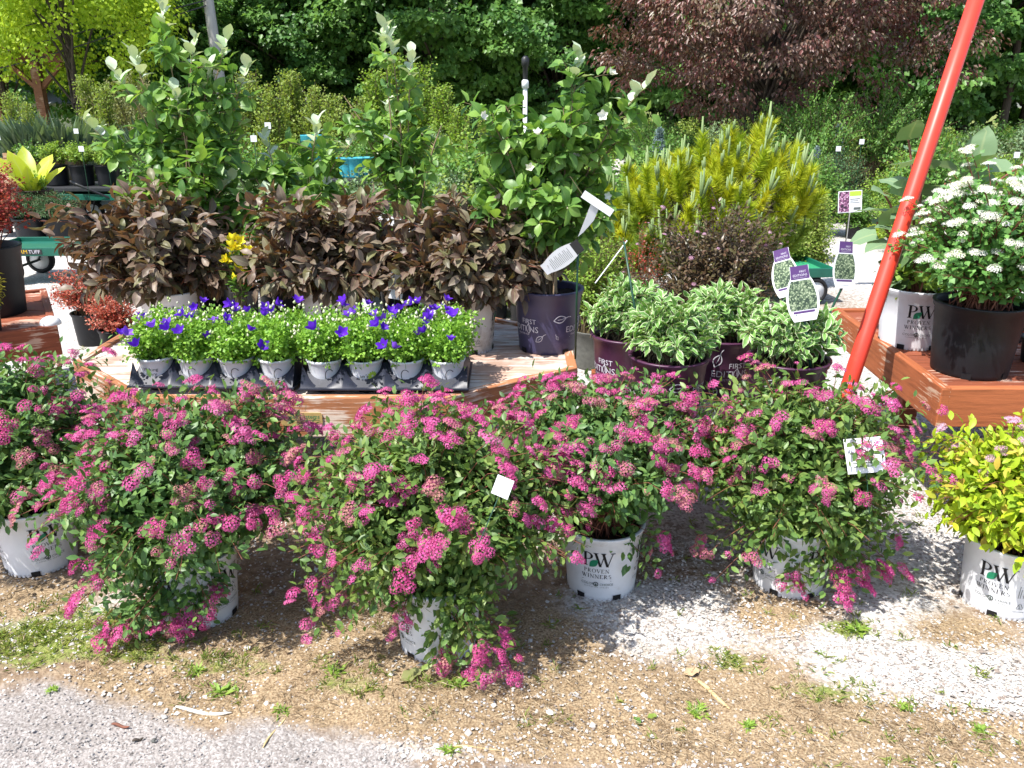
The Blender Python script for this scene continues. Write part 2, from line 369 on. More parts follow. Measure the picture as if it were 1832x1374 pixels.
def frames(d, n):
    y = nrm(d); z = nrm(n-(n*y).sum(-1, keepdims=True)*y); x = np.cross(y, z)
    return np.stack([x, y, z], -1)
def scatter(tm, R, S, P, var):
    V, T, U = tm; k = len(V); N = len(P)
    W = np.einsum('nij,kj->nki', R, V)*S[:, None, None]+P[:, None, :]
    F = (T[None]+(np.arange(N)*k)[:, None, None]).reshape(-1, 3)
    A = np.broadcast_to(U[None], (N, k, 3)).copy(); A[:, :, 2] = var[:, None]
    return W.reshape(-1, 3), F, A.reshape(-1, 3)
_tm = {}
def tmesh(name, tm, mat, smooth=True):
    key = (name, id(tm), mat.name)
    if key not in _tm: _tm[key] = np_mesh(name, tm[0], tm[1], tm[2], mat, smooth)
    return _tm[key]
def rand(rg, n, k=3): return rg.normal(size=(n, k))

def leafset(root, name, tm, L, mat, ind=0, smooth=True, toward=None, whole='foliage'):
    """leaves: the ones that show largest are objects of their own, the rest one mass"""
    R, S, P, var = L; N = len(P)
    if ind > 0:
        c = toward if toward is not None else np.array([-root.location.x, -root.location.y, (CAMH-root.location.z)*.8])
        c = c/np.linalg.norm(c)
        q = P-P.mean(0)
        key = q@c+.35*np.linalg.norm(q, axis=1)+S*1.0
        od = np.argsort(-key); a, b = od[:ind], od[ind:]
        me = tmesh(name, tm, mat, smooth)
        for i in a:
            o = bpy.data.objects.new(name, me); COL.objects.link(o); o.parent = root
            m4 = np.eye(4); m4[:3, :3] = R[i]*S[i]; m4[:3, 3] = P[i]
            o.matrix_basis = Matrix(m4.tolist())
        R, S, P, var = R[b], S[b], P[b], var[b]
    V, T, A = scatter(tm, R, S, P, var)
    return mk(whole, np_mesh(whole, V, T, A, mat, smooth), root, 'stuff')

def dome(rg, n, rx, ry, zc, top, low, emin=-.5, rmin=.8, rmax=1.05, lump=.12):
    ph = rg.uniform(0, 2*PI, n); s = rg.uniform(emin, 1, n); c = np.sqrt(1-np.clip(s, -1, 1)**2)
    r = rg.uniform(rmin, rmax, n)
    q = rg.uniform(0, 6.3, 3)
    r *= 1+lump*(np.sin(3*ph+q[0])*c+np.sin(5*ph+4*s+q[1])*.6+np.sin(7*s+2*ph+q[2])*.5)
    return np.stack([rx*c*np.cos(ph)*r, ry*c*np.sin(ph)*r, zc+np.where(s > 0, top, low)*s*r], 1)

def arch(rg, tg, p0, lps, t0=.3, size=(.03, .045), arc=.25, off=.02, a=.55, b=.8, c=.1, nu=.7, nt_=.5, nr=.35, tipsmall=.35, ctrl=.45):
    N = len(tg)
    cc = p0*(1-ctrl)+tg*ctrl
    hd = np.linalg.norm((tg-p0)[:, :2], axis=1)
    cc[:, 2] = p0[:, 2]*.25+tg[:, 2]*.75+arc*hd
    cc[:, :2] += rand(rg, N, 2)*.012
    T = np.sort(t0+(1-t0)*(np.arange(lps)[None]+rg.uniform(0, 1, (N, lps)))/lps, 1)
    t = T[..., None]
    B = (1-t)**2*p0[:, None]+2*t*(1-t)*cc[:, None]+t*t*tg[:, None]
    tn = nrm(2*(1-t)*(cc-p0)[:, None]+2*t*(tg-cc)[:, None])
    up = np.array([0, 0, 1.0])
    e1 = nrm(np.cross(tn, up+.01)); e2 = np.cross(e1, tn)
    an = (np.arange(lps)*2.4)[None]+rg.uniform(0, 6.3, (N, 1))+rg.normal(0, .5, (N, lps))
    pp = np.cos(an)[..., None]*e1+np.sin(an)[..., None]*e2
    P = (B+pp*rg.uniform(0, off, (N, lps, 1))).reshape(-1, 3)
    d = (tn*a+pp*b+up*c).reshape(-1, 3)+rand(rg, N*lps)*.18
    n = (tn*nt_+up*nu).reshape(-1, 3)+rand(rg, N*lps)*nr
    S = (rg.uniform(size[0], size[1], (N, lps))*(1-tipsmall*T**3)).reshape(-1)
    lines = []
    ts = np.linspace(0, 1, 6)[:, None]
    for i in range(N):
        lines.append((1-ts)**2*p0[i]+2*ts*(1-ts)*cc[i]+ts*ts*tg[i])
    return (frames(d, n), S, P, rg.uniform(0, 1, N*lps)), lines, nrm(tg-cc)

def tubes(lines, r0, r1, k=4):
    Vs = []; Ts = []; b = 0
    for pts in lines:
        pts = np.asarray(pts); n = len(pts)
        t = nrm(np.gradient(pts, axis=0)); ref = np.array([.3, .9, .1])
        e = nrm(np.cross(t, ref)); f = np.cross(t, e)
        r = np.linspace(r0, r1, n)
        an = np.arange(k)*2*PI/k
        V = pts[:, None]+(np.cos(an)[None, :, None]*e[:, None]+np.sin(an)[None, :, None]*f[:, None])*r[:, None, None]
        i, j = np.meshgrid(np.arange(n-1), np.arange(k), indexing='ij')
        a = i*k+j; c = i*k+(j+1) % k
        T = np.concatenate([np.stack([a, c, c+k], -1).reshape(-1, 3), np.stack([a, c+k, a+k], -1).reshape(-1, 3)])
        Vs.append(V.reshape(-1, 3)); Ts.append(T+b); b += n*k
    return np.concatenate(Vs), np.concatenate(Ts)
def stems(root, lines, r0, r1, mat, name='stems'):
    V, T = tubes(lines, r0, r1)
    return mk(name, np_mesh(name, V, T, None, mat, True), root)

# ------------------------------------------------------------------ flower heads
def head_tm(rg, lobes, R, nf, fs):
    """flat-topped cluster of tiny five-petalled florets with fuzzy stamens"""
    Vs, Ts, Us = [], [], []; b = 0
    for (cx, cy, cz, r) in lobes:
        m = max(8, int(nf*(r/R)**2))
        for i in range(m):
            u = (i+.5)/m; s = 1-u*.95; ph = i*2.4
            c = math.sqrt(max(0, 1-s*s))
            n = np.array([c*math.cos(ph), c*math.sin(ph), s*.8+.15]); n /= np.linalg.norm(n)
            p = np.array([cx, cy, cz])+n*np.array([r, r, r*.62])*rg.uniform(.86, 1.1)
            x = np.cross(n, [.3, .5, .8]); x /= np.linalg.norm(x); y = np.cross(n, x)
            f = fs*rg.uniform(.7, 1.25); a0 = rg.uniform(0, 6)
            vv = [p]
            for q in range(10):
                rr = f if q % 2 == 0 else f*.5
                vv.append(p+(x*math.cos(a0+q*PI/5)+y*math.sin(a0+q*PI/5))*rr+n*f*(.35 if q % 2 == 0 else .1))
            tt = [(0, 1+q, 1+(q+1) % 10) for q in range(10)]
            k0 = len(vv)
            for q in range(3):
                aa = a0+q*2.1; dd = n*1.0+(x*math.cos(aa)+y*math.sin(aa))*.55
                side = np.cross(dd, n)*.12+x*.05
                vv += [p+side*f*.6, p-side*f*.6, p+dd*f*1.25]
                tt.append((k0+3*q, k0+3*q+1, k0+3*q+2))
            Vs.append(np.array(vv)); Ts.append(np.array(tt)+b)
            vr = rg.uniform(-.09, .09)
            Us.append(np.tile([0, 0, vr], (len(vv), 1))); b += len(vv)
    return np.concatenate(Vs), np.concatenate(Ts), np.concatenate(Us)
hr = np.random.default_rng(3)
HEADS = []
for k in range(5):
    if k == 0: lob = [(0, 0, 0, .02)]
    elif k == 1: lob = [(0, 0, .004, .017), (.02, .006, 0, .014), (-.014, .015, 0, .014)]
    elif k == 2: lob = [(0, 0, .006, .018), (.022, 0, 0, .015), (-.02, .008, .001, .015), (.003, .022, 0, .014), (0, -.021, -.002, .015)]
    elif k == 3: lob = [(0, 0, 0, .013)]
    else: lob = [(0, 0, 0, .016), (.019, -.01, -.004, .013)]
    HEADS.append(head_tm(hr, lob, .02, 46, .0042))
def heads(root, name, P, D, S, mat, rg, tms=HEADS, wts=None, smooth=False):
    n = len(P)
    idx = rg.choice(len(tms), n, p=wts)
    R = frames(np.cross(D, rand(rg, n))+1e-4, D)
    for i in range(n):
        me = tmesh(name, tms[idx[i]], mat, smooth)
        o = bpy.data.objects.new(name, me); COL.objects.link(o); o.parent = root
        m4 = np.eye(4); m4[:3, :3] = R[i]*S[i]; m4[:3, 3] = P[i]
        o.matrix_basis = Matrix(m4.tolist())

# ------------------------------------------------------------------ flat shapes and lettering
def stroke(pts, w):
    pts = [Vector((p[0], p[1])) for p in pts]; n = len(pts); v = []; f = []
    for i, p in enumerate(pts):
        t = (pts[min(i+1, n-1)]-pts[max(i-1, 0)]); t = t.normalized() if t.length > 0 else Vector((1, 0))
        q = Vector((-t.y, t.x))*(w/2 if not hasattr(w, '__len__') else w[i]/2)
        v += [(p.x+q.x, p.y+q.y), (p.x-q.x, p.y-q.y)]
        if i: f.append((2*i-2, 2*i-1, 2*i+1, 2*i))
    return v, f
class Flat:
    def __init__(s): s.v = []; s.f = []
    def add(s, vf, dx=0, dy=0, k=1.0, rot=0.0):
        b = len(s.v); c, n = math.cos(rot), math.sin(rot)
        s.v += [((x*c-y*n)*k+dx, (x*n+y*c)*k+dy) for x, y in vf[0]]; s.f += [tuple(i+b for i in q) for q in vf[1]]; return s
    def width(s): return max(p[0] for p in s.v)-min(p[0] for p in s.v)
_tx = {}
def text2d(body, shear=0.0):
    key = (body, shear)
    if key not in _tx:
        cu = bpy.data.curves.new('lettering', 'FONT'); cu.body = body; cu.size = 1.0; cu.shear = shear
        cu.align_x = 'CENTER'; cu.resolution_u = 2
        ob = bpy.data.objects.new('lettering', cu); COL.objects.link(ob)
        dg = bpy.context.evaluated_depsgraph_get()
        me = bpy.data.meshes.new_from_object(ob.evaluated_get(dg))
        _tx[key] = ([(v.co.x, v.co.y) for v in me.vertices], [tuple(p.vertices) for p in me.polygons])
        bpy.data.objects.remove(ob); bpy.data.curves.remove(cu); bpy.data.meshes.remove(me)
    return _tx[key]
def bar(x0, y0, x1, y1, w): return [(x0-w/2, y0), (x0+w/2, y0), (x1+w/2, y1), (x1-w/2, y1)], [(0, 1, 2, 3)]
def hbar(x0, x1, y, h): return [(x0, y-h/2), (x1, y-h/2), (x1, y+h/2), (x0, y+h/2)], [(0, 1, 2, 3)]
def arcs(cx, cy, rx, ry, a0, a1, w, n=14):
    v = []; f = []
    for i in range(n+1):
        a = math.radians(a0+(a1-a0)*i/n); k = .045+(w-.045)*abs(math.cos(a))
        v += [(cx+rx*math.cos(a), cy+ry*math.sin(a)), (cx+(rx-k)*math.cos(a), cy+(ry-.05)*math.sin(a))]
        if i: f.append((2*i-2, 2*i, 2*i+1, 2*i-1))
    return v, f
def serif(ch):
    """serif capital of height 1, returns (parts, advance)"""
    T = .16; t = .055; S = .045
    sf = lambda x, y: hbar(x-.15, x+.15, y, S)
    if ch == 'P': return [bar(.2,0,.2,1,T), sf(.2,.02), sf(.17,.98), arcs(.26,.73,.42,.27,-90,90,.15), hbar(.2,.28,.98,S), hbar(.2,.28,.48,S)], .78
    if ch == 'R': return serif('P')[0]+[bar(.72,0,.4,.5,.16), sf(.78,.02)], .92
    if ch == 'O': return [arcs(.5,.5,.48,.52,0,360,.16,26)], 1.02
    if ch == 'V': return [bar(.46,0,.1,1,T), bar(.46,0,.8,1,t), sf(.12,.98), sf(.8,.98)], .9
    if ch == 'E': return [bar(.2,0,.2,1,T), sf(.17,.02), sf(.17,.98), hbar(.2,.7,.97,.06), hbar(.2,.56,.52,.05), hbar(.2,.74,.03,.06), bar(.7,.8,.7,1,t), bar(.73,0,.73,.2,t)], .82
    if ch == 'N': return [bar(.18,0,.18,1,t), bar(.84,0,.16,1,T), bar(.84,0,.84,1,t), sf(.18,.02), sf(.14,.98), sf(.84,.98)], 1.0
    if ch == 'W': return [bar(.42,0,.1,1,T), bar(.42,0,.68,1,t), bar(.86,0,.56,1,T), bar(.86,0,1.16,1,t), sf(.12,.98), sf(.58,.98), sf(1.16,.98)], 1.28
    if ch == 'I': return [bar(.2,0,.2,1,T), sf(.2,.02), sf(.2,.98)], .42
    if ch == 'S': return [arcs(.36,.74,.27,.26,35,270,.14), arcs(.36,.25,.29,.26,-145,90,.15)], .72
    return [], .5
def serif_word(wd):
    fl = Flat(); x = 0
    for ch in wd:
        ps, adv = serif(ch)
        for p in ps: fl.add(p, x)
        x += adv+.1
    m = x/2
    fl.v = [(a-m, b) for a, b in fl.v]; return fl.v, fl.f
W_PROVEN = serif_word('PROVEN'); W_WINNERS = serif_word('WINNERS')
def wfit(vf, width):
    w = max(p[0] for p in vf[0])-min(p[0] for p in vf[0]); return width/w
def leafshape(n=10, w=.3):
    a = [(math.sin(PI*i/n)*w, i/n) for i in range(n+1)]; b = [(-math.sin(PI*i/n)*w, i/n) for i in range(n-1, 0, -1)]
    return a+b, [tuple(range(2*n))]
def ringpts(cx, cy, r, n=14): return [(cx+r*math.cos(2*PI*i/n), cy+r*math.sin(2*PI*i/n)) for i in range(n+1)]
def leaf_logo(w=.05):
    fl = Flat(); n = 12
    fl.add(stroke([(math.sin(PI*i/n)*.27, i/n) for i in range(n+1)], w*1.3)); fl.add(stroke([(-math.sin(PI*i/n)*.27, i/n) for i in range(n+1)], w*1.3))
    fl.add(stroke([(0, 1), (.03, .6), (0, .3)], w*.8)); fl.add(stroke([(0, 1), (-.03, 1.2), (.04, 1.45)], w*1.2))
    return fl.v, fl.f
LOGO = leaf_logo()

class Pot:
    """tapered nursery pot; prints are wrapped on its wall"""
    def __init__(s, root, rt, rb, h, mat, rim=.1, lip=.018, holes=None, soilz=.88, k=44):
        s.rt, s.rb, s.h = rt, rb, h
        rr = lambda z: rb+(rt-rb)*z/h
        zr = h*(1-rim)
        prof = [(0, .003), (rb*.93, .003), (rb*.97, 0), (rb, .004), (rr(h*.06), h*.06), (rr(h*.5), h*.5), (rr(zr)-.0005, zr), (rr(zr)+lip*.25, zr+.004), (rt+lip*.3, h-.008), (rt+lip*.45, h-.004), (rt+lip*.4, h),
                (rt-.004, h), (rt-.008, h-.006), (rr(h*soilz)-.008, h*soilz-.03)]
        s.o = MB().lathe(prof, k).build('pot', mat, root, True)
        rg = np.random.default_rng(int(rt*1e4+h*1e3))
        n = 28; v = [(0, 0, h*soilz+.006)]; f = []
        for ring, q in ((1, .5), (2, .985)):
            for i in range(n):
                a = 2*PI*i/n; R = (rr(h*soilz)-.004)*q
                v.append((R*math.cos(a), R*math.sin(a), h*soilz+rg.uniform(-.006, .006)))
        f += [(0, 1+i, 1+(i+1) % n) for i in range(n)]+[(1+i, 1+n+i, 1+n+(i+1) % n, 1+(i+1) % n) for i in range(n)]
        MB().add(v, f).build('soil', M['soil'], s.o)
        if holes:
            for a in holes:
                s.wrap('drain_hole', Flat().add(hbar(-rb*.13, rb*.13, h*.048, h*.085)), a, M['print_black'], .0030)
    def pt(s, a, z, off=.0012):
        r = s.rb+(s.rt-s.rb)*z/s.h+off; return (r*math.sin(a), -r*math.cos(a), z)
    def wrap(s, name, fl, deg, mat, off=.0014):
        rm = (s.rt+s.rb)/2; a0 = math.radians(deg)
        return MB().add([s.pt(a0+x/rm, y, off) for x, y in fl.v], fl.f).build(name, mat, s.o)

def pw_pot(root, angs, mat=None, rt=.134, rb=.116, h=.24, holes=(20, 80, 140, 200, 260, 320), recycle=None):
    p = Pot(root, rt, rb, h, mat or M['pw_white'], .11, .016, holes)
    k = h/.24
    sc = Flat()
    for i in range(44):
        sc.add(([(math.cos(PI*j/8)*.0055, math.sin(PI*j/8)*.011) for j in range(9)], [tuple(range(9))]), (i-22)*.0168, .001)
    p.wrap('scallop_trim', sc, 0, M['card_grey'], .002)
    for a in angs:
        big = Flat()
        for q in serif('P')[0]: big.add(q, -.048*k, .136*k, .052*k)
        for q in serif('W')[0]: big.add(q, -.010*k, .136*k, .052*k)
        p.wrap('logo_letters', big, a, M['print_black'])
        p.wrap('logo_leaf', Flat().add(leafshape(), -.024*k, .133*k, .040*k, -.75), a, M['print_green'], .0020)
        nm = Flat(); nm.add(W_PROVEN, 0, .112*k, wfit(W_PROVEN, .084*k)); nm.add(W_WINNERS, 0, .090*k, wfit(W_WINNERS, .100*k))
        nm.add(hbar(-.05*k, .05*k, .080*k, .0011))
        p.wrap('brand_lettering', nm, a, M['print_black'])
        cc = Flat(); cc.add(text2d('COLOR'), -.031*k, .062*k, .0135*k); cc.add(text2d('CHOICE'), .034*k, .062*k, .0125*k)
        cc.add(stroke(ringpts(-.002*k, .067*k, .0075*k), .0034*k)); cc.add(leafshape(), -.002*k, .060*k, .011*k)
        cc.add(text2d('F L O W E R I N G   S H R U B S'), 0, .053*k, .0062*k)
        p.wrap('range_lettering', cc, a, M['print_grey'])
    for a in (recycle or []):
        tr = Flat()
        for i in range(3):
            t0 = PI/2+i*2*PI/3
            A = Vector((math.cos(t0), math.sin(t0)))*.014; B = Vector((math.cos(t0+2*PI/3), math.sin(t0+2*PI/3)))*.014
            tr.add(stroke([A.lerp(B, .12), A.lerp(B, .88)], .0018), 0, .055)
        tr.add(text2d('2'), 0, .051, .012); tr.add(hbar(-.018, .018, .036, .0015))
        for i, q in enumerate((-.012, -.006, .003, .012)): tr.add(stroke([(q, .088), (q, .088+.045-(i % 2)*.012)], .0016))
        p.wrap('recycling_mark', tr, a, M['print_grey'])
    return p

def fe_pot(root, mat, angs, rt=.138, rb=.114, h=.24, marks=()):
    p = Pot(root, rt, rb, h, mat, .1, .02, (35, 125, 215, 305))
    for a in angs:
        fl = Flat(); fl.add(text2d('FIRST'), .030, .136, .030); fl.add(text2d('EDITI'), -.026, .100, .037); fl.add(text2d('NS'), .053, .100, .037)
        lo = Flat(); lo.add(LOGO, .0285, .093, .042)
        p.wrap('lettering', fl, a, M['print_white']); p.wrap('letter_leaf', lo, a, M['print_white'])
        sm = Flat(); sm.add(text2d('SELECTED FOR'), -.004, .085, .0105); sm.add(hbar(-.045, .03, .077, .0008))
        p.wrap('small_lettering', sm, a, M['print_white'])
    for (a, z, k, r) in marks:
        p.wrap('leaf_emblem', Flat().add(LOGO, 0, z, k, math.radians(r)), a, M['print_white'])
    return p

def flat(root, name, poly, mat, off=0.0, th=.0008, depth=None):
    """thin upright piece in the x-z plane, its face towards -y"""
    n = len(poly); y0, y1 = -off-th, -off
    v = [(a, y0, b) for a, b in poly]+[(a, y1, b) for a, b in poly]
    f = [tuple(range(n)), tuple(range(2*n-1, n-1, -1))]+[(i, n+i, n+(i+1) % n, (i+1) % n) for i in range(n)]
    return MB().add(v, f).build(name, mat, root)
def flatprint(root, name, fl, mat, off):
    return MB().add([(x, -off, y) for x, y in fl.v], fl.f).build(name, mat, root)
# ------------------------------------------------------------------ ground
def blob(px, py, rx, ry, kind, s):
    p = pix(px, py); a = pix(px+rx, py); b = pix(px, py-ry)
    return (p.x, p.y, abs(a.x-p.x), max(.02, abs(b.y-p.y)), kind, s)
BL = [blob(*b) for b in [
    # bare white gravel
    (1130,1105,110,45,0,1.1), (1240,1135,90,45,0,1.0), (1640,1215,150,45,0,1.25), (1790,1225,140,55,0,1.2), (1460,1145,90,26,0,.9),
    (1600,1090,60,30,0,.7), (1240,1090,60,35,0,.7), (1560,700,120,150,0,1.3), (1500,900,300,120,0,.6), (60,1120,130,30,0,.45), (1000,800,700,130,0,.5),
    (300,1330,420,30,0,.25), (700,1000,60,30,0,.3), (470,1075,60,20,0,.3), (180,1080,60,25,0,.5), (760,1340,200,25,0,.5), (1290,1230,40,18,0,.4),
    # straw
    (520,1130,160,70,1,1.1), (640,1210,220,60,1,1.0), (960,1160,130,80,1,1.0), (980,1270,300,50,1,1.0), (1380,1100,90,40,1,.9), (1480,1290,330,55,1,1.0),
    (1300,1190,140,40,1,.6), (1720,1130,110,40,1,.8), (1700,1330,220,40,1,.9), (60,1075,130,40,1,.9), (330,1215,260,45,1,.7), (650,1120,80,60,1,1.0), (200,1290,220,30,1,.45), (1120,1330,300,35,1,.75),
    # green grass
    (120,1120,150,45,2,.55), (60,1165,110,40,2,.5), (230,1105,50,16,2,.5), (20,1150,60,20,2,.4), (400,1190,160,30,2,.5), (1310,1185,50,24,2,.6), (1520,1125,45,18,2,.9), (790,1220,60,20,2,.5), (1450,1235,90,25,2,.45), (620,1225,70,25,2,.5),
    (1560,1250,100,25,2,.3), (240,1160,60,20,2,.5)]]
def weights(X, Y):
    W = [np.zeros_like(X) for _ in range(4)]
    for bx, by, rx, ry, k, s in BL:
        W[k] += s*np.exp(-(((X-bx)/rx)**2+((Y-by)/ry)**2)*.9)
    # compacted grey lane along the front-left
    e = pix(0, 1215); f = pix(900, 1374)
    lx, ly = f.x-e.x, f.y-e.y; L = math.hypot(lx, ly)
    dist = ((X-e.x)*ly-(Y-e.y)*lx)/L
    dist = dist+.035*np.sin(X*9)+.02*np.sin(X*23+Y*17)
    W[3] = np.clip(dist/.14+.45, 0, 1)
    far = np.clip((Y-3.0)/1.5, 0, 1)
    W[0] = np.clip(W[0]*(1-far)+far*(.75+.35*np.sin(X*1.3+Y*.7)*np.sin(Y*.9-X*.4)), 0, 1.2)
    W[2] = W[2]+far*.3*(np.sin(X*.8+2)*np.sin(Y*.55+X*.3) > .35)
    W[2] = W[2]+np.clip((Y-22)/4, 0, 1)*.8
    return W
def axis(fine0, fine1, step, lo, hi, g=1.16):
    a = list(np.arange(fine0, fine1, step)); s = step; x = a[-1]
    while x < hi: s *= g; x += s; a.append(x)
    s = step; x = fine0; b = []
    while x > lo: s *= g; x -= s; b.append(x)
    return np.array(b[::-1]+a)
gx = axis(-2.0, 2.3, .022, -140, 140); gy = axis(1.35, 3.4, .022, -25, 200)
GX, GY = np.meshgrid(gx, gy)
W = weights(GX, GY)
gr = np.random.default_rng(2)
near = np.exp(-((GY-2.2)/1.6)**2)*np.exp(-(GX/2.6)**4)
GZ = gr.normal(0, .0022, GX.shape)*near+.004*np.sin(GX*5+1)*np.sin(GY*6)*near
nx, ny = len(gx), len(gy)
V = np.stack([GX, GY, GZ], -1).reshape(-1, 3)
i, j = np.meshgrid(np.arange(nx-1), np.arange(ny-1)); a = (j*nx+i).ravel()
T = np.stack([a, a+1, a+nx+1, a+nx], -1)
gme = np_mesh('ground', V, T, None, None, True)
ca = gme.attributes.new('cover', 'FLOAT_COLOR', 'POINT')
ca.data.foreach_set('color', np.stack([np.clip(w, 0, 1) for w in W], -1).astype(np.float32).ravel())
def ground_mat():
    m, nt, out = new_mat('ground_cover')
    tc = nd(nt, 'ShaderNodeTexCoord'); at = nd(nt, 'ShaderNodeAttribute', attribute_name='cover')
    sp = nd(nt, 'ShaderNodeSeparateColor', {0: at.outputs['Color']})
    ob = tc.outputs['Object']
    vo = nd(nt, 'ShaderNodeTexVoronoi', {'Vector': ob, 'Scale': 95.0})
    vo2 = nd(nt, 'ShaderNodeTexVoronoi', {'Vector': ob, 'Scale': 210.0})
    n1 = nd(nt, 'ShaderNodeTexNoise', {'Vector': ob, 'Scale': 26.0, 'Detail': 6.0, 'Roughness': .7})
    n2 = nd(nt, 'ShaderNodeTexNoise', {'Vector': ob, 'Scale': 3.2, 'Detail': 5.0})
    nf = nd(nt, 'ShaderNodeTexNoise', {'Vector': ob, 'Scale': 170.0, 'Detail': 3.0})
    soil = ramp(nt, n1.outputs[0], [(.3, (.15,.10,.065)), (.5, (.27,.195,.13)), (.7, (.40,.32,.235))])
    grav = ramp(nt, nd(nt, 'ShaderNodeSeparateColor', {0: vo.outputs['Color']}).outputs[0], [(.0, (.25,.22,.19)), (.25, (.43,.40,.37)), (.6, (.54,.52,.49)), (1, (.64,.62,.60))])
    lane = ramp(nt, nd(nt, 'ShaderNodeSeparateColor', {0: vo2.outputs['Color']}).outputs[0], [(.0, (.21,.185,.17)), (.5, (.32,.29,.27)), (.9, (.40,.37,.35)), (1, (.52,.49,.465))])
    straw = ramp(nt, nf.outputs[0], [(.3, (.15,.10,.06)), (.5, (.31,.225,.135)), (.7, (.46,.36,.235))])
    green = ramp(nt, nf.outputs[0], [(.3, (.12,.16,.04)), (.7, (.30,.32,.10))])
    def brk(ch, amp=.9, w=.12):
        q = nd(nt, 'ShaderNodeMath', {0: n1.outputs[0], 1: amp, 2: ch}, operation='MULTIPLY_ADD')
        return nd(nt, 'ShaderNodeMapRange', {'Value': q.outputs[0], 'From Min': .88-w, 'From Max': .88+w}).outputs[0]
    col = mixc(nt, brk(sp.outputs[0]), soil, grav)
    col = mixc(nt, brk(sp.outputs[1], .9, .2), col, straw)
    col = mixc(nt, brk(sp.outputs[2], .8), col, green)
    col = mixc(nt, brk(at.outputs['Alpha'], .7, .2), col, lane)
    mr = nd(nt, 'ShaderNodeMapRange', {'Value': n2.outputs[0], 'From Min': .3, 'From Max': .7, 'To Min': .86, 'To Max': 1.1})
    col = mixc(nt, 1.0, col, nd(nt, 'ShaderNodeCombineXYZ', {0: mr.outputs[0], 1: mr.outputs[0], 2: mr.outputs[0]}).outputs[0], 'MULTIPLY')
    h = nd(nt, 'ShaderNodeMath', {0: vo.outputs['Distance'], 1: -.6, 2: n1.outputs[0]}, operation='MULTIPLY_ADD')
    bp = nd(nt, 'ShaderNodeBump', {'Height': h.outputs[0], 'Strength': .7, 'Distance': .008})
    p = nd(nt, 'ShaderNodeBsdfPrincipled', {'Base Color': col, 'Roughness': .92, 'Specular IOR Level': .15, 'Normal': bp.outputs[0]})
    nt.links.new(p.outputs[0], out.inputs[0]); return m
gme.materials.append(ground_mat())
ground = mk('ground', gme, None, 'structure')

# loose stones, straw and grass on the ground
def near_points(n, rg, ymax=4.2):
    y = 1.42+(ymax-1.42)*rg.uniform(0, 1, n)**1.7
    x = rg.uniform(-1, 1, n)*(y*.66+.25)
    return x, y
def wsamp(x, y): return weights(x, y)
rg = np.random.default_rng(21)
x, y = near_points(190000, rg); w = wsamp(x, y)
pr = .10+.62*np.clip(w[0]-.3*w[1], 0, 1)
k = rg.uniform(0, 1, len(x)) < pr
lane = w[3][k][:60000] > rg.uniform(.2, .9, len(w[3][k][:60000])); x, y = x[k][:60000], y[k][:60000]; n = len(x)
OCT = (np.array([(1,0,0), (-.9,.2,0), (.1,1,.1), (-.1,-.95,0), (0,.1,.75), (0,0,-.4)], float), np.array([(0,2,4), (2,1,4), (1,3,4), (3,0,4)]), np.zeros((6, 3)))
S = rg.uniform(.0022, .0062, n)*np.where(rg.uniform(0, 1, n) < .04, 1.8, 1)
R = frames(np.stack([np.cos(x*999), np.sin(x*999), rg.normal(0, .25, n)], 1), np.array([0, 0, 1.0])+rand(rg, n)*.25)
PP = np.stack([x, y, S*.25], 1); vv = rg.uniform(0, 1, n); S = np.where(lane, S*.7, S)
Vv, Tt, Aa = scatter(OCT, R[lane], S[lane], PP[lane], vv[lane])
o = mk('lane_grit', np_mesh('lane_grit', Vv, Tt, Aa, M['stone_lane']), None, 'stuff'); tag(o, 'fine grey grit lying loose on the compacted lane', 'gravel')
Vv, Tt, Aa = scatter(OCT, R[~lane], S[~lane], PP[~lane], vv[~lane])
o = mk('gravel', np_mesh('gravel', Vv, Tt, Aa, M['stone_m']), None, 'stuff'); tag(o, 'loose crushed white and grey stone scattered over the ground', 'gravel')
x, y = near_points(170000, rg); w = wsamp(x, y)
k = rg.uniform(0, 1, len(x)) < (.05+.62*np.clip(w[1], 0, 1)*(.55+.6*np.sin(x*13+y*9)*np.sin(y*17-x*5))+.12*w[2]-.25*w[0]-.5*w[3])
x, y = x[k][:56000], y[k][:56000]; n = len(x); yaw = rg.uniform(0, 6.3, n)
d = np.stack([np.cos(yaw), np.sin(yaw), rg.normal(.05, .22, n)], 1)
S = rg.uniform(.010, .040, n); nn = np.array([0, 0, 1.0])+rand(rg, n)*.35
Vv, Tt, Aa = scatter(lf2(.026, .12, .0), frames(d, nn), S, np.stack([x, y, rg.uniform(.003, .014, n)], 1), rg.uniform(0, 1, n))
o = mk('straw', np_mesh('straw', Vv, Tt, Aa, M['straw']), None, 'stuff'); tag(o, 'dry tan straw and dead grass matted on the ground', 'straw')
x, y = near_points(60000, rg, 5.5); w = wsamp(x, y)
k = rg.uniform(0, 1, len(x)) < np.clip(.008+.5*w[2]**2-.5*w[3]*(1-w[2]), 0, 1)
x, y = x[k][:2600], y[k][:2600]; n = len(x); m = 10
x = np.repeat(x, m)+rg.normal(0, .008, n*m); y = np.repeat(y, m)+rg.normal(0, .008, n*m); n *= m
d = np.stack([rg.normal(0, .7, n), rg.normal(0, .7, n), rg.uniform(.35, 1, n)], 1)
Vv, Tt, Aa = scatter(lf2(.06, .3, .0), frames(d, np.array([0, -.3, 1.0])+rand(rg, n)*.4), rg.uniform(.010, .032, n), np.stack([x, y, np.full(n, .001)], 1), rg.uniform(0, 1, n))
o = mk('grass', np_mesh('grass', Vv, Tt, Aa, M['grass_blade']), None, 'stuff'); tag(o, 'short patchy green grass growing through the gravel', 'grass')

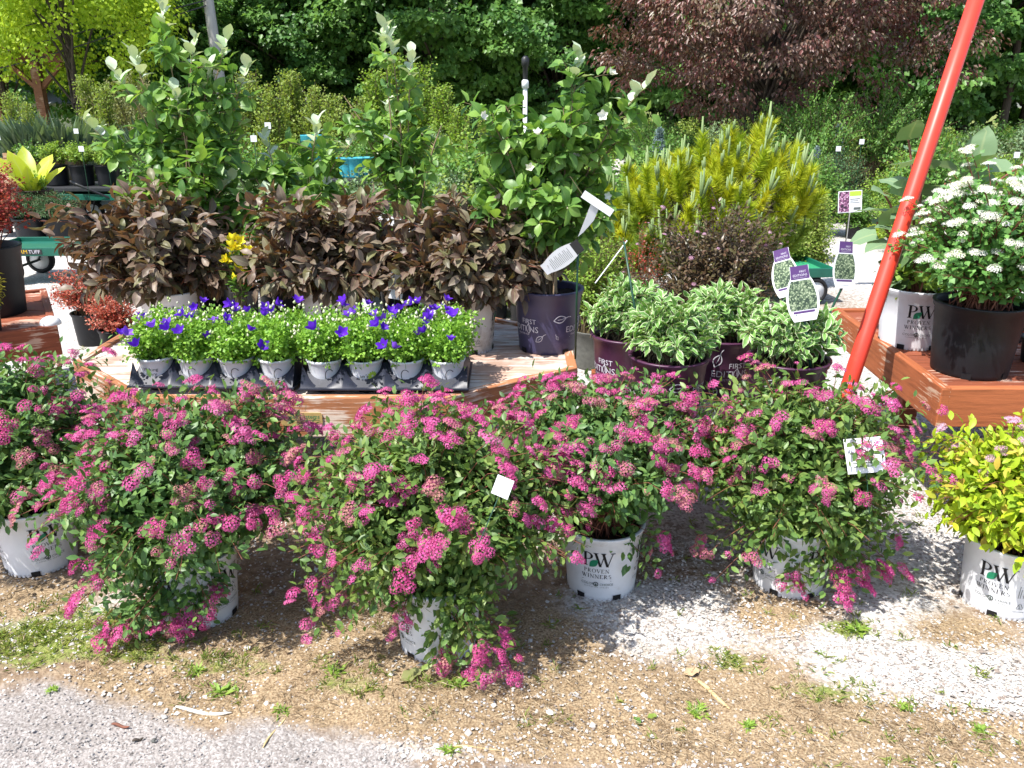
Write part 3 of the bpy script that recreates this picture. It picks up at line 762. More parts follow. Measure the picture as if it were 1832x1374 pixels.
# weeds: low rosettes that can be told apart
def weed(px, py, r, label):
    t = thing('weed', label, 'weed', pix(px, py), 0, 'small weeds in the gravel'); g = np.random.default_rng(px)
    n = 46; yaw = g.uniform(0, 6.3, n)
    d = np.stack([np.cos(yaw), np.sin(yaw), g.uniform(.15, 1.1, n)], 1)
    P = np.stack([g.normal(0, r*.25, n), g.normal(0, r*.25, n), np.full(n, .001)], 1)
    leafset(t, 'leaf', lf4(.14, .04, .2), (frames(d, np.array([0, 0, 1.0])+rand(g, n)*.2), g.uniform(.5, 1, n)*r, P, g.uniform(0, 1, n)), M['lime_leaf'])
for (px, py, r) in ((505,1275,.030), (95,1235,.02), (1245,1275,.035), (1620,1268,.026), (1460,1255,.02), (800,1345,.022), (400,1240,.04), (1340,1300,.025), (820,1225,.04), (350,1205,.03), (1755,1310,.028), (600,1205,.04), (1535,1130,.05)):
    weed(px, py, r, 'small tuft of bright green weed sprouting from the dry ground')

def debris(name, label, cat, px0, px1, r, mat, bend=.01):
    A, B = pix(*px0), pix(*px1); Mid = (A+B)/2; t = thing(name, label, cat, (Mid.x, Mid.y, 0))
    pts = []
    for i in range(9):
        s = i/8; p = A.lerp(B, s)-Mid; off = Vector((-(B-A).y, (B-A).x, 0)).normalized()*bend*math.sin(PI*s)
        pts.append((p.x+off.x, p.y+off.y, r*.85+.003*math.sin(s*7)))
    MB().tube(pts, [r*q for q in (.4, .9, 1, 1.05, 1, .95, .9, .8, .3)], 6).build('shaft', mat, t, True)
debris('stick', 'bleached white curved stick lying at the edge of the grey lane', 'stick', (315,1266), (415,1278), .0055, M['stick_white'], -.012)
debris('stick', 'pale yellow broken stick lying beside the fallen brown leaf', 'stick', (1240,1216), (1305,1272), .0062, M['stick'], .006)
debris('twig', 'thin tan twig lying on the lane near the small grey stone', 'twig', (795,1340), (895,1345), .0022, M['stick'], .012)
debris('twig', 'flat straw-coloured stalk pointing at the grey lane', 'twig', (470,1340), (515,1282), .003, M['stick'], .004)
debris('twig', 'grey curved twig in the shade behind the front pot', 'twig', (935,1160), (985,1157), .002, M['stem'], -.02)
debris('twig', 'short thin stalk lying on straw by the right hand pots', 'twig', (1380,1305), (1395,1312), .0022, M['stick_white'], .0)
debris('twig', 'long thin pale stalk lying in the straw below the gravel patch', 'twig', (1455,1310), (1505,1338), .002, M['stick'], .004)
debris('twig', 'thin upright-looking tan stalk on the far right straw', 'twig', (1700,1372), (1710,1350), .002, M['stick'], .002)
debris('wood_chip', 'small dark splinter of wood on the grey lane', 'wood chip', (237,1328), (257,1322), .004, M['bark'], 0)
debris('wood_chip', 'reddish bark chip lying flat on the grey lane edge', 'wood chip', (200,1297), (232,1303), .004, M['stem_red'], 0)
def ground_leaf(label, px, py, s, rz, mat):
    t = thing('fallen_leaf', label, 'leaf', pix(px, py), rz)
    tm = lf16(.3, .14, -.1, .06)
    o = mk('blade', np_mesh('blade', tm[0]*s+np.array([0, 0, .006]), tm[1], tm[2], mat, True), t)
ground_leaf('curled brown dead leaf lying by the yellow stick', 1222, 1212, .055, -1.2, M['dead_leaf'])
ground_leaf('pale green folded leaf lying in front of the front white pot', 715, 1225, .075, -.9, M['olive_leaf'])
ground_leaf('round green clover-like leaf on bare straw', 1145, 1300, .03, .4, M['green_leaf'])
ground_leaf('yellow fallen leaf on bare straw', 1157, 1288, .03, -1.3, M['yellowgreen_leaf'])
def pebble(label, px, py, s, mat):
    g = np.random.default_rng(px); t = thing('pebble', label, 'stone', pix(px, py))
    v = []
    import itertools
    for ring, (z, r) in enumerate(((0, .8), (.35, 1), (.75, .6))):
        for i in range(7): v.append((math.cos(i*.9)*r*s*g.uniform(.85, 1.15), math.sin(i*.9)*r*s*g.uniform(.85, 1.15), z*s))
    v.append((0, 0, .95*s)); f = [(j*7+i, j*7+(i+1) % 7, j*7+7+(i+1) % 7, j*7+7+i) for j in range(2) for i in range(7)]+[(14+i, 14+(i+1) % 7, 21) for i in range(7)]
    MB().add(v, f).build('stone', mat, t)
pebble('largest pale pebble lying on the straw', 984, 1276, .011, M['white_paint'])
pebble('reddish pebble at the near edge of the gravel', 1215, 1366, .010, M['dead_leaf'])
pebble('grey pebble on the lane beside the dark splinter', 275, 1326, .008, M['pot_grey'])

# ------------------------------------------------------------------ benches
def bench(label, poly, z, bh, deck, edge, plank_w=.088, legs=(), rim=.012):
    xs = [p[0] for p in poly]; ys = [p[1] for p in poly]; n = len(poly)
    cx, cy = sum(xs)/n, sum(ys)/n
    t = thing('display_bench', label, 'bench', (cx, cy, 0))
    pl = [(p[0]-cx, p[1]-cy) for p in poly]
    def span(y):
        q = []
        for i in range(n):
            (x0, y0), (x1, y1) = pl[i], pl[(i+1) % n]
            if (y0-y)*(y1-y) <= 0 and abs(y1-y0) > 1e-6: q.append(x0+(y-y0)/(y1-y0)*(x1-x0))
        return (min(q), max(q)) if len(q) > 1 else None
    y = min(p[1] for p in pl)+.022; ymax = max(p[1] for p in pl)-.022
    while y < ymax-.01:
        y1 = min(y+plank_w, ymax); a, b = span(y+.004), span(y1-.004)
        if a and b:
            q = .021
            MB().prism([(a[0]+q, y), (a[1]-q, y), (b[1]-q, y1), (b[0]+q, y1)], z-.030, z+random.uniform(-.0015, .0015)).build('plank', deck, t, bevel=.003)
        y = y1+.007
    for i in range(n):
        (x0, y0), (x1, y1) = pl[i], pl[(i+1) % n]
        L = math.hypot(x1-x0, y1-y0); a = math.atan2(y1-y0, x1-x0)
        o = MB().box((0, .019, z-bh/2+rim+(i % 2)*.003), (L-.003, .038, bh)).build('edge_board', edge, t, bevel=.004)
        o.location = ((x0+x1)/2, (y0+y1)/2, 0); o.rotation_euler = (0, 0, a)
    for (lx, ly) in legs:
        MB().box((lx-cx, ly-cy, (z-.032)/2), (.085, .085, z-.032)).build('leg', M['wood_red'], t, bevel=.004)
    return t
ZL, ZR, ZF = .55, .58, .47
PL = [(-1.36, 2.735), (-.225, 2.735), (.262, 3.075), (.262, 3.62), (-.225, 3.98), (-1.36, 3.98), (-1.80, 3.66), (-1.80, 3.16)]
bl = bench('weathered eight-sided wooden bench carrying the bellflower trays', PL, ZL, .155, M['wood_old'], M['wood_front'], .088, [(-1.30, 2.83), (-.3, 2.83), (.15, 3.14), (.15, 3.52), (-.3, 3.86), (-1.3, 3.86), (-1.69, 3.56), (-1.69, 3.24)])
br = bench('red-brown stained wooden bench under the black pot of white spirea', [(1.545, 2.745), (3.1, 2.745), (3.1, 3.95), (1.60, 3.95)], ZR, .15, M['wood_red'], M['wood_redbright'], .10, [(2.0, 3.05), (3.0, 3.05), (3.0, 3.85), (2.0, 3.85)])
bf = bench('orange-brown wooden bench hidden under the plum coloured pots', [(.34, 2.64), (1.12, 2.64), (1.12, 3.30), (.34, 3.30)], ZF, .14, M['wood_old'], M['wood_redbright'], .09, [(.42, 2.73), (1.04, 2.73), (1.04, 3.22), (.42, 3.22)])
b3 = bench('red wooden bench corner carrying the tall black pot of barberry', [(-2.26, 3.90), (-2.78, 4.755), (-3.806, 4.131), (-3.286, 3.276)], .50, .15, M['wood_red'], M['wood_red'], .1, [(-2.42, 3.95), (-2.80, 4.60), (-3.65, 4.10), (-3.28, 3.44)])
# maker's plate on the front board
pt = pix(533, 755, .49); t = thing('maker_plate', 'small tan plate with green lettering screwed to the worn front board', 'sign', (pt.x, 2.7335, .475))
flat(t, 'plate', [(-.075,-.012), (-.068,-.020), (.068,-.020), (.075,-.012), (.075,.022), (.068,.030), (-.068,.030), (-.075,.022)], M['plate'], 0, .004)
flatprint(t, 'lettering', Flat().add(text2d('Bench Systems'), 0, .008, wfit(text2d('Bench Systems'), .13)).add(hbar(-.065, .065, .002, .0015)).add(text2d('QUALITY'), 0, -.012, .010), M['print_green'], .0046)

# leaning red pole between the benches
b0 = pix(1438, 935); top = pixd(1766, -60, 3.16)
t = thing('red_pole', 'red painted round pole leaning over the gravel gap between benches', 'pole', (b0.x, b0.y, 0))
d = Vector((top.x-b0.x, top.y-b0.y, top.z))
MB().tube([(-d.x*.01, -d.y*.01, -.02), tuple(d*.34), tuple(d*.68), tuple(d*1.15)], .0305, 20).build('shaft', M['red_pole'], t, True)
q = d*.075
MB().tube([tuple(q-d*.006), tuple(q+d*.006)], .034, 20).build('collar', M['red_pole'], t, True)
# ------------------------------------------------------------------ pink spireas in the white pots
def spirea(label, x, y, z, angs, crown, seed, nst=165, lps=34, nheads=110, leaf='spirea_leaf', head_mat='pink_flower', group=None, droop=None, hmin=-.2, potmat=None, recycle=None, hscale=(.78, 1.25), leafsz=(.028, .05), tm=None, name='potted_spirea', ind=0, openfront=0.0):
    rg = np.random.default_rng(seed)
    t = thing(name, label, 'potted plant', (x, y, z), 0, group)
    p = pw_pot(t, angs, potmat, recycle=recycle)
    rx, ry, zc, tp, low, emin, ox, oy = crown
    tg = dome(rg, nst, rx, ry, zc, tp, low, emin, .66, 1.06, .09); tg[:, 0] += ox; tg[:, 1] += oy
    if openfront:
        k = ~((np.abs(tg[:, 0]-.02) < openfront) & (tg[:, 1] < 0) & (tg[:, 2] < .40)); tg = tg[k]
    if droop:
        for (a, r, zz, n, sp) in droop:
            an = np.radians(a+rg.normal(0, sp, n)); rr = r*rg.uniform(.75, 1.05, n)
            tg = np.concatenate([tg, np.stack([rr*np.sin(an), -rr*np.cos(an), zz*rg.uniform(.6, 1.5, n)], 1)])
    tg[:, 2] = np.maximum(tg[:, 2], .015)
    n = len(tg)
    p0 = np.stack([rg.normal(0, .03, n), rg.normal(0, .03, n), np.full(n, .20)], 1)
    L, lines, tdir = arch(rg, tg, p0, lps, .33, leafsz, .42, .06, .45, .8, .05, .8, .35, .45)
    # inner leaves fill the body
    tg2 = tg[rg.integers(0, n, n)]*np.array([.72, .72, 1])+rand(rg, n)*.03; tg2[:, 2] = np.maximum(tg2[:, 2]*.9+.02, .26)
    if openfront: tg2 = tg2[~((np.abs(tg2[:, 0]) < openfront) & (tg2[:, 1] < .05) & (tg2[:, 2] < .40))]
    L2, l2, _ = arch(rg, tg2, p0[:len(tg2)], int(lps*.8), .45, leafsz, .25, .05, .45, .8, .05, .8, .35, .5)
    L = tuple(np.concatenate([a, b]) for a, b in zip(L, L2))
    stems(t, lines, .0022, .0009, M['stem_red'])
    leafset(t, 'leaf', tm or L_SP, L, M[leaf], ind, tm is not None)
    # flower heads on the outer tips
    sc = (tg[:, 2]-zc)/tp
    w = np.clip(sc-hmin, 0.05, 1.3)**1.4*(1+.9*np.clip(-tg[:, 1]/ry, -.6, 1))
    if droop: w[-sum(q[3] for q in droop):] = 1.0
    idx = rg.choice(n, min(nheads, n), False, p=w/w.sum())
    P = tg[idx]; D = nrm(tdir[idx]*.5+np.array([0, -.12, .85])+rand(rg, len(idx))*.22)
    S = rg.uniform(hscale[0], hscale[1], len(idx))
    ex = rg.uniform(0, 1, len(idx)) < .45
    P = np.concatenate([P+D*.006, P[ex]+rand(rg, ex.sum())*np.array([.022, .022, .010])]); D = np.concatenate([D, nrm(D[ex]+rand(rg, ex.sum())*.3)]); S = np.concatenate([S, S[ex]*.8])
    heads(t, 'flower_head', P, D, S, M[head_mat], rg, HEADS, [.26, .25, .16, .17, .16])
    return t, p
GS = 'pink spireas in white pots along the front'
#                   rx  ry   zc   top  low  emin ox  oy
spirea('pink spirea in white pot set furthest back, beside the cart side bench end', -1.70, 2.56, 0, (43, -47), (.44, .37, .44, .37, .28, -.5, -.05, .0), 101, 220, 34, 150, group=GS)
spirea('pink spirea with branches trailing over its white pot to the straw', -1.015, 2.255, 0, (65, -25), (.45, .37, .42, .32, .24, -.55, .01, .03), 102, 270, 34, 205, group=GS, droop=[(-40, .30, .06, 9, 14), (-5, .20, .06, 10, 14), (30, .22, .10, 6, 10), (-55, .36, .20, 6, 10)])
spirea('pink spirea in the white pot standing furthest forward on the straw', -.225, 2.10, 0, (38, -55), (.45, .35, .44, .33, .22, -.5, .0, .05), 103, 270, 34, 206, leaf='spirea_leaf_light', group=GS, droop=[(6, .18, .05, 5, 8), (40, .30, .10, 8, 12), (-30, .22, .16, 3, 10), (-68, .40, .22, 8, 9)])
spirea('pink spirea with bare soil showing above its clean lettered white pot', .307, 2.42, 0, (-14, 76), (.39, .34, .50, .24, .22, -.75, -.01, .03), 104, 210, 34, 140, group=GS, openfront=.15, droop=[(60, .22, .20, 3, 8)])
spirea('leafy pink spirea with a white price card among its flowers', .955, 2.43, 0, (27, -63), (.46, .37, .43, .33, .24, -.55, .0, .03), 105, 240, 34, 125, leaf='spirea_leaf_light', group=GS, droop=[(30, .26, .10, 9, 12), (-10, .18, .08, 5, 8), (70, .38, .14, 6, 10), (-60, .34, .16, 5, 10)])
# golden spirea
spirea('golden yellow-leaved spirea with a few mauve flowers in a white pot', 1.62, 2.31, 0, (-45, 40), (.36, .30, .38, .25, .20, -.5, .02, .0), 106, 150, 22, 26, 'gold_leaf', 'mauve_flower', recycle=(-6,), tm=L_GOLD, leafsz=(.034, .06), ind=260, name='golden_spirea', hscale=(.6, .9))

# white cards among the front plants
def card(label, px, py, zc, w, h, tilt, lean, mat=None):
    p = pixd(px, py, zc); t = thing('price_card', label, 'tag', p)
    t.rotation_euler = (math.radians(lean), math.radians(tilt), 0)
    flat(t, 'card', [(-w/2, 0), (w/2, 0), (w/2, h), (-w/2, h)], mat or M['card'], 0, .0012)
    MB().tube([(0, .002, h*.3), (0, .03, -.12)], .0016, 5).build('stake', M['stake_green'], t)
    return t
c = card('white price card with a grey sketch among the pink flowers', 1552, 846, 2.42, .115, .105, -5, -28)
flatprint(c, 'print', Flat().add(stroke([(-.03,.06), (-.01,.075), (.01,.06), (-.01,.05), (-.03,.06)], .004)).add(stroke([(0,.05), (.03,.08), (.045,.09)], .003)).add(hbar(-.04,.03,.03,.003)).add(hbar(-.04,.02,.02,.003)), M['print_grey'], .002)
card('small white tag edge poking out of the foremost pink spirea', 893, 888, 2.02, .045, .05, 25, -35)
card('thin white tag lying on the flowers before the plum pots', 1138, 735, 2.72, .014, .07, 55, -20)

# ------------------------------------------------------------------ dark weigelas on the bench
def weigela(label, x, y, seed, angs, rx, ry, top, ind, potmat):
    rg = np.random.default_rng(seed)
    t = thing('potted_weigela', label, 'potted plant', (x, y, ZL), 0, 'dark leaved weigelas on the bench')
    pw_pot(t, angs, potmat, recycle=(28,))
    n = 120; tg = dome(rg, n, rx, ry, .36, top-.36, .16, -.7, .6, 1.14, .14)
    p0 = np.stack([rg.normal(0, .035, n), rg.normal(0, .035, n), np.full(n, .20)], 1)
    L, lines, td = arch(rg, tg, p0, 21, .34, (.055, .092), .22, .03, .8, .75, .08, .65, .45, .38, .25)
    tg2 = tg*np.array([.6, .6, .8])+rand(rg, n)*.02; tg2[:, 2] = np.maximum(tg2[:, 2], .27)
    L2, _, _ = arch(rg, tg2, p0, 9, .5, (.05, .08), .2, .03, .6, .75, .0, .75, .5, .4, .2)
    L = tuple(np.concatenate([a, b]) for a, b in zip(L, L2))
    stems(t, lines, .0035, .0015, M['stem_red'])
    leafset(t, 'leaf', L_WEI, L, M['weigela_leaf'], ind, True)
    return t
weigela('dark brown leaved weigela above the left bellflowers beside the barberries', -1.50, 3.50, 201, (0, 90, 180), .42, .31, .68, 290, M['pw_white'])
weigela('dark brown leaved weigela in the middle behind the meeting trays', -.80, 3.52, 202, (10, 100), .41, .31, .68, 290, M['pw_white'])
weigela('dark brown leaved weigela in the dirty white pot on the bare deck', -.20, 3.40, 203, (-6, 84, 174), .35, .27, .64, 290, M['pw_dirty'])
card('white leaflet tucked between two dark weigelas', 706, 535, 3.36, .06, .11, 10, -10)
def yellow_bloom():
    rg = np.random.default_rng(77)
    t = thing('yellow_flowers', 'bright yellow flowers peeping between the first two dark weigelas', 'potted plant', (-1.15, 3.36, ZL))
    Pot(t, .075, .06, .12, M['pot_black'])
    tg = dome(rg, 26, .045, .05, .40, .09, .09, -.9, .7, 1.1); p0 = np.stack([rg.normal(0, .015, 26), rg.normal(0, .015, 26), np.full(26, .11)], 1)
    L, lines, td = arch(rg, tg, p0, 9, .4, (.03, .045)); stems(t, lines, .002, .001, M['stem'])
    leafset(t, 'leaf', L_SP, L, M['green_leaf'])
    for i in range(26):
        o = mk('flower', tmesh('flower', BELL, M['yellow_flower'], True), t); o.location = tg[i]; o.rotation_euler = (rg.normal(.5, .4), rg.normal(0, .4), rg.uniform(0, 6)); o.scale = (.95,)*3

# ------------------------------------------------------------------ bellflowers in trays
def bell_tm():
    V = []; T = []; U = []; k = 20
    for r, z in ((.004, 0), (.010, .004), (.015, .012), (None, .02)):
        for i in range(k):
            a = 2*PI*i/k; lob = (1+math.cos(5*a))/2
            R = r if r else .0165+.009*lob
            zz = z if r else .016+.007*lob
            V.append((R*math.cos(a), R*math.sin(a), zz)); U.append((0, z*40, 0))
    V.append((0, 0, -.001)); U.append((0, 0, 0))
    for j in range(3):
        for i in range(k):
            a, b = j*k+i, j*k+(i+1) % k; T += [(a, b, b+k), (a, b+k, a+k)]
    for i in range(k): T.append((4*k, (i+1) % k, i))
    return np.array(V), np.array(T), np.array(U, float)
BELL = bell_tm()
BUD = (np.array([(0,0,0), (.4,0,.35), (0,.4,.35), (-.4,0,.35), (0,-.4,.35), (0,0,1)], float), np.array([(0,2,1), (0,3,2), (0,4,3), (0,1,4), (1,2,5), (2,3,5), (3,4,5), (4,1,5)]), np.zeros((6, 3)))
def bell_plant(label, group, x, y, z, seed, nfl, front, printk):
    rg = np.random.default_rng(seed)
    t = thing('potted_bellflower', label, 'potted plant', (x, y, z), rg.normal(0, .1), group)
    p = Pot(t, .064, .048, .105, M['pw_white'], .16, .008, None, .9, 32)
    if front:
        if printk == 'daisy':
            dz = Flat()
            for q in range(12): dz.add(leafshape(6, .22), .016+math.cos(q*PI/6)*.003, .050+math.sin(q*PI/6)*.003, .017, q*PI/6-PI/2)
            p.wrap('daisy_print', dz, 8, M['daisy_green'])
            p.wrap('lettering', Flat().add(text2d("an's", .3), -.018, .042, .024), 8, M['print_grey'])
        elif printk == 'making':
            p.wrap('lettering', Flat().add(text2d('Making'), 0, .062, .018).add(text2d('every'), 0, .044, .018).add(text2d('season'), 0, .026, .018), 0, M['print_grey'])
        else:
            cpts = [(.012-.004*math.cos(a*.9)+.019*math.cos(a), .05+.026*math.sin(a)) for a in np.linspace(.7, 5.2, 16)]
            p.wrap('lettering', Flat().add(stroke(cpts, .0022), -.004, 0).add(text2d("raan's", .35), .044, .034, .022), {'c': -8, 'd': 2, 'e': 14}[printk], M['print_black'])
    n = 150; tg = dome(rg, n, .108, .104, .165, .088, .085, -.85, .68, 1.12, .16)
    p0 = np.stack([rg.normal(0, .03, n), rg.normal(0, .03, n), np.full(n, .09)], 1)
    L, lines, td = arch(rg, tg, p0, 15, .35, (.014, .024), .3, .014, .5, .8, .1, .6, .4, .5, .4)
    leafset(t, 'leaf', L_RND, L, M['bell_leaf'])
    stems(t, lines[::3], .0008, .0005, M['bell_leaf'])
    nb = 30; bt = dome(rg, nb, .095, .095, .175, .095, .02, .15, .9, 1.15, .05)
    R = frames(np.cross(nrm(rand(rg, nb)), [0, 0, 1.0])+.001, np.array([0, 0, 1.0])+rand(rg, nb)*.35)
    V, T, A = scatter(BUD, R, rg.uniform(.009, .018, nb), bt, rg.uniform(0, 1, nb)); mk('buds', np_mesh('buds', V, T, A, M['bud'], True), t, 'stuff')
    ft = dome(rg, nfl, .104, .102, .172, .104, .02, -.15 if front else .25, .98, 1.12, .05) if nfl else []
    for q in ft:
        if front and q[1] > .02: q[1] = -q[1]
        o = mk('flower', tmesh('flower', BELL, M['violet_flower'], True), t); o.location = q
        o.rotation_euler = (rg.normal(.45, .35), rg.normal(0, .35), rg.uniform(0, 6)); o.scale = (rg.uniform(.72, 1.05),)*3
def tray(label, x, y, rz, prints, seed, fcount, bcount):
    w, d = .605, .315
    t = thing('plant_tray', label, 'tray', (x, y, ZL), rz)
    zt = .042
    # moulded deck between the pots, its front dipping to a lip
    MB().add([(-w/2,-d/2,zt-.006), (w/2,-d/2,zt-.006), (w/2,d/2,zt-.006), (-w/2,d/2,zt-.006), (-w/2+.02,-d/2+.09,zt+.064), (w/2-.02,-d/2+.09,zt+.064), (w/2-.02,d/2-.05,zt+.066), (-w/2+.02,d/2-.05,zt+.066)],
             [(0,1,5,4), (1,2,6,5), (2,3,7,6), (3,0,4,7), (4,5,6,7), (3,2,1,0)]).build('deck', M['tray'], t, bevel=.004)
    MB().prism([(-w/2-.006,-d/2-.006), (w/2+.006,-d/2-.006), (w/2+.006,d/2+.006), (-w/2-.006,d/2+.006)], zt-.014, zt-.0062).build('lip', M['tray'], t, bevel=.002)
    nx_ = 81; vv = []; ff = []
    for i_ in range(nx_):
        xx = -w/2+w*i_/(nx_-1); s_ = min(abs(xx-(-w/2+.076+c*.151)) for c in range(4))/.0755; p_ = min(1, s_)**2.0
        vv += [(xx, -d/2-.002, zt-.008), (xx, -d/2+.006+.046*p_, zt-.004+.070*p_), (xx, -d/2+.012+.046*p_, zt-.006+.068*p_)]
        if i_: ff += [(3*i_-3, 3*i_, 3*i_+1, 3*i_-2), (3*i_-2, 3*i_+1, 3*i_+2, 3*i_-1)]
    MB().add(vv, ff).build('scalloped_front', M['tray'], t, True)
    for r in range(2):
        for c in range(4):
            px = -w/2+.076+c*.151; py = -d/2+.080+r*.152
            cup = MB().lathe([(.0, .001), (.032, .001), (.040, .022), (.046, zt-.0145)], 20).build('cell', M['black_plastic'], t, True); cup.location = (px, py, 0)
            ca, sa = math.cos(rz), math.sin(rz)
            wx, wy = x+px*ca-py*sa, y+px*sa+py*ca
            fr = r == 0
            bell_plant(f'white pot of violet bellflowers {"" if not fr else {"making": "with printed lines ", "daisy": "with a green daisy "}.get(prints[c], "with script lettering ")}in {label.split()[2]} tray {"front" if fr else "back"} row', f'bellflowers in the {label.split()[2]} tray', wx, wy+(.004 if fr else 0), ZL+.0215, seed+r*10+c, (fcount if fr else bcount)[c], fr, prints[c])
tray('black plastic left-hand tray of bellflowers with a kinked corner', -1.095, 2.945, -.035, ('making', 'c', 'd', 'e'), 300, (4, 3, 2, 2), (2, 7, 6, 7))
tray('black plastic right-hand tray of bellflowers beside bare planks', -.465, 2.925, .0, ('e', 'daisy', 'c', 'd'), 340, (1, 2, 4, 4), (3, 5, 9, 7))
yellow_bloom()

# ------------------------------------------------------------------ mock oranges on the bench
def mock(label, x, y, seed, potf, targets, nside, ind, tips, white=0, spread=.13, lsz=(.045, .075)):
    rg = np.random.default_rng(seed)
    t = thing('potted_mock_orange', label, 'potted plant', (x, y, ZL), 0, 'tall green shrubs on the bench')
    potf(t)
    tg = np.array(targets, float); n = len(tg)
    p0 = np.stack([rg.normal(0, .03, n), rg.normal(0, .03, n), np.full(n, .20)], 1)
    # woody main canes
    _, lines, td = arch(rg, tg, p0, 4, .4, (.05, .08), .05, .0, ctrl=.4)
    stems(t, lines, .0055, .002, M['stem_tan'], 'canes')
    tt = rg.uniform(.42, 1, (n, nside)); tt[list(tips)] *= .88; base = np.stack([np.stack([np.interp(tt[i], np.linspace(0, 1, 6), lines[i][:, k]) for k in range(3)], 1) for i in range(n)]).reshape(-1, 3)
    ends = base+nrm(rand(rg, len(base))*np.array([1, 1, .35])+np.array([0, 0, .45]))*rg.uniform(.35, 1, (len(base), 1))*spread
    L, l2, td2 = arch(rg, ends, base, 8, .12, lsz, .1, .006, .5, .85, .0, .8, .25, .35, .2)
    stems(t, l2, .0018, .0010, M['stem'], 'side_shoots')
    leafset(t, 'leaf', L_MOCK, L, M['mock_leaf'], ind, True)
    # pale young leaves standing at the top of the canes
    for i in tips:
        m = 7; P = np.tile(tg[i], (m, 1))+(.05-np.linspace(0, .10, m)[:, None])*td[i]
        an = np.arange(m)*PI/2*1.05+i; d = np.stack([np.cos(an)*.55, np.sin(an)*.55, np.linspace(1.4, .35, m)], 1)
        nn = np.stack([-np.cos(an), -np.sin(an), np.full(m, .35)], 1)
        S = rg.uniform(.05, .08, m)
        me = tmesh('young_leaf', L_MOCK, M['mock_tip'], True); R = frames(d, nn)
        for q in range(m):
            o = mk('young_leaf', me, t); m4 = np.eye(4); m4[:3, :3] = R[q]*S[q]; m4[:3, 3] = P[q]; o.matrix_basis = Matrix(m4.tolist())
    # small buds
    nb = 60; bp = ends[rg.integers(0, len(ends), nb)]+rand(rg, nb)*.012
    V, T, A = scatter(BUD, frames(rand(rg, nb), np.array([0, 0, 1.0])+rand(rg, nb)*.4), rg.uniform(.006, .011, nb), bp, rg.uniform(0, 1, nb)); mk('buds', np_mesh('buds', V, T, A, M['bud'], True), t, 'stuff')
    for i in range(white):
        q = ends[rg.integers(0, len(ends))]+np.array([0, -.03, 0])
        o = mk('white_flower', tmesh('white_flower', BELL, M['white_flower'], True), t); o.location = q; o.rotation_euler = (rg.normal(1.0, .3), rg.normal(0, .4), 0); o.scale = (rg.uniform(.6, .9),)*3
    return t
rg = np.random.default_rng(400)
def mtg(n, rx, z0, z1, lean=0.0, extra=()):
    a = np.arange(n)*2.4; r = rx*np.sqrt((np.arange(n)+.5)/n)
    q = np.stack([r*np.cos(a)+lean, r*np.sin(a)*.7, rg.uniform(z0, z1, n)], 1).tolist()
    return q+[list(e) for e in extra]
bpot = lambda t: Pot(t, .13, .11, .24, M['pot_black'])
mock('tall mock orange with silvery young leaves behind the left weigela', -1.46, 3.76, 401, bpot, mtg(15, .34, .60, 1.02, .02, [(-.02, 0, 1.36), (-.16, 0, 1.16), (.10, -.03, 1.22), (.22, 0, 1.22), (-.38, -.02, .90), (.16, -.05, 1.12), (-.24, 0, 1.1), (.30, 0, 1.12)]), 10, 240, (13, 14, 15, 16, 17, 18, 19, 20, 21, 22, 2, 5), 0, .15, (.05, .085))
mock('low spreading mock orange between two taller ones behind the middle weigela', -1.02, 3.80, 402, bpot, mtg(12, .33, .42, .70, .06, [(-.08, 0, .82), (.14, 0, .88), (.3, 0, .84)]), 10, 230, (12, 13, 14), 8, .15, (.05, .085))
mock('thin sparse mock orange with bare canes behind the right weigela', -.50, 3.78, 403, bpot, mtg(7, .26, .55, 1.0, .0, [(-.02, 0, 1.22), (.06, 0, 1.16), (-.05, 0, 1.28), (-.24, 0, 1.04)]), 8, 220, (6, 7, 8, 9), 4, .13, (.045, .075))
fp = lambda t: fe_pot(t, M['pot_fe'], (62, -52), marks=((8, .155, .055, -80), (-25, .06, .04, -50), (18, .07, .02, 30)), rt=.145, rb=.122, h=.27)
mock('bushy mock orange with white flowers in the violet lettered pot', .155, 3.40, 404, fp, mtg(15, .27, .58, 1.0, -.02, [(.10, -.02, 1.14), (-.18, 0, 1.0), (.26, 0, .86), (.34, 0, 1.04), (-.34, -.02, .60), (-.26, -.05, .72), (.05, -.1, .95)]), 13, 280, (15, 18), 16, .15, (.05, .085))

# plant labels on green stakes by the violet pot
def stake_tag(label, foot, head, kind):
    A, B = Vector(foot), Vector(head); t = thing('plant_label', label, 'tag', A)
    d = B-A
    MB().tube([(0, 0, 0), tuple(d*.5), tuple(d)], .0042, 6).build('stake', M['stake_green'], t, True)
    return t, d
def barrel(w, h, n=9, neck=.55):
    L = []
    for i in range(n+1):
        s = i/n; L.append((w/2*(neck+(1-neck)*math.sin(PI*min(1, s*1.08)*.94+.06)), s*h))
    return [(x, y) for x, y in L]+[(-x, y) for x, y in reversed(L)]
f0 = Vector((.262, 3.20, ZL+.012)); h0 = pixd(1034, 440, 3.08)
t, d = stake_tag('blank-backed white plant label tilted on a green stake by the violet pot', f0, h0, 0)
c = thing('x', 'x', 'x'); bpy.data.objects.remove(c)
def pane(t, name, d, w, h, ang, mat, poly=None, off=.006):
    o = flat(t, name, poly or [(-w/2, 0), (w/2, 0), (w/2, h), (-w/2, h)], mat, 0, .001); o.location = d+Vector((0, -off, 0)); o.rotation_euler = (math.radians(-12), math.radians(ang), 0); return o
lp = pane(t, 'label_card', d, .07, .15, 232, M['card_grey'], barrel(.075, .165))
o = flat(lp, 'black_end', [(-.026, -.012), (.026, -.012), (.026, .022), (-.026, .022)], M['tag_black'], .0012, .0006)
fl = Flat()
for i in range(14): fl.add(hbar(-.022, .022-.012*(i % 3 == 1), .04+i*.0068, .0014))
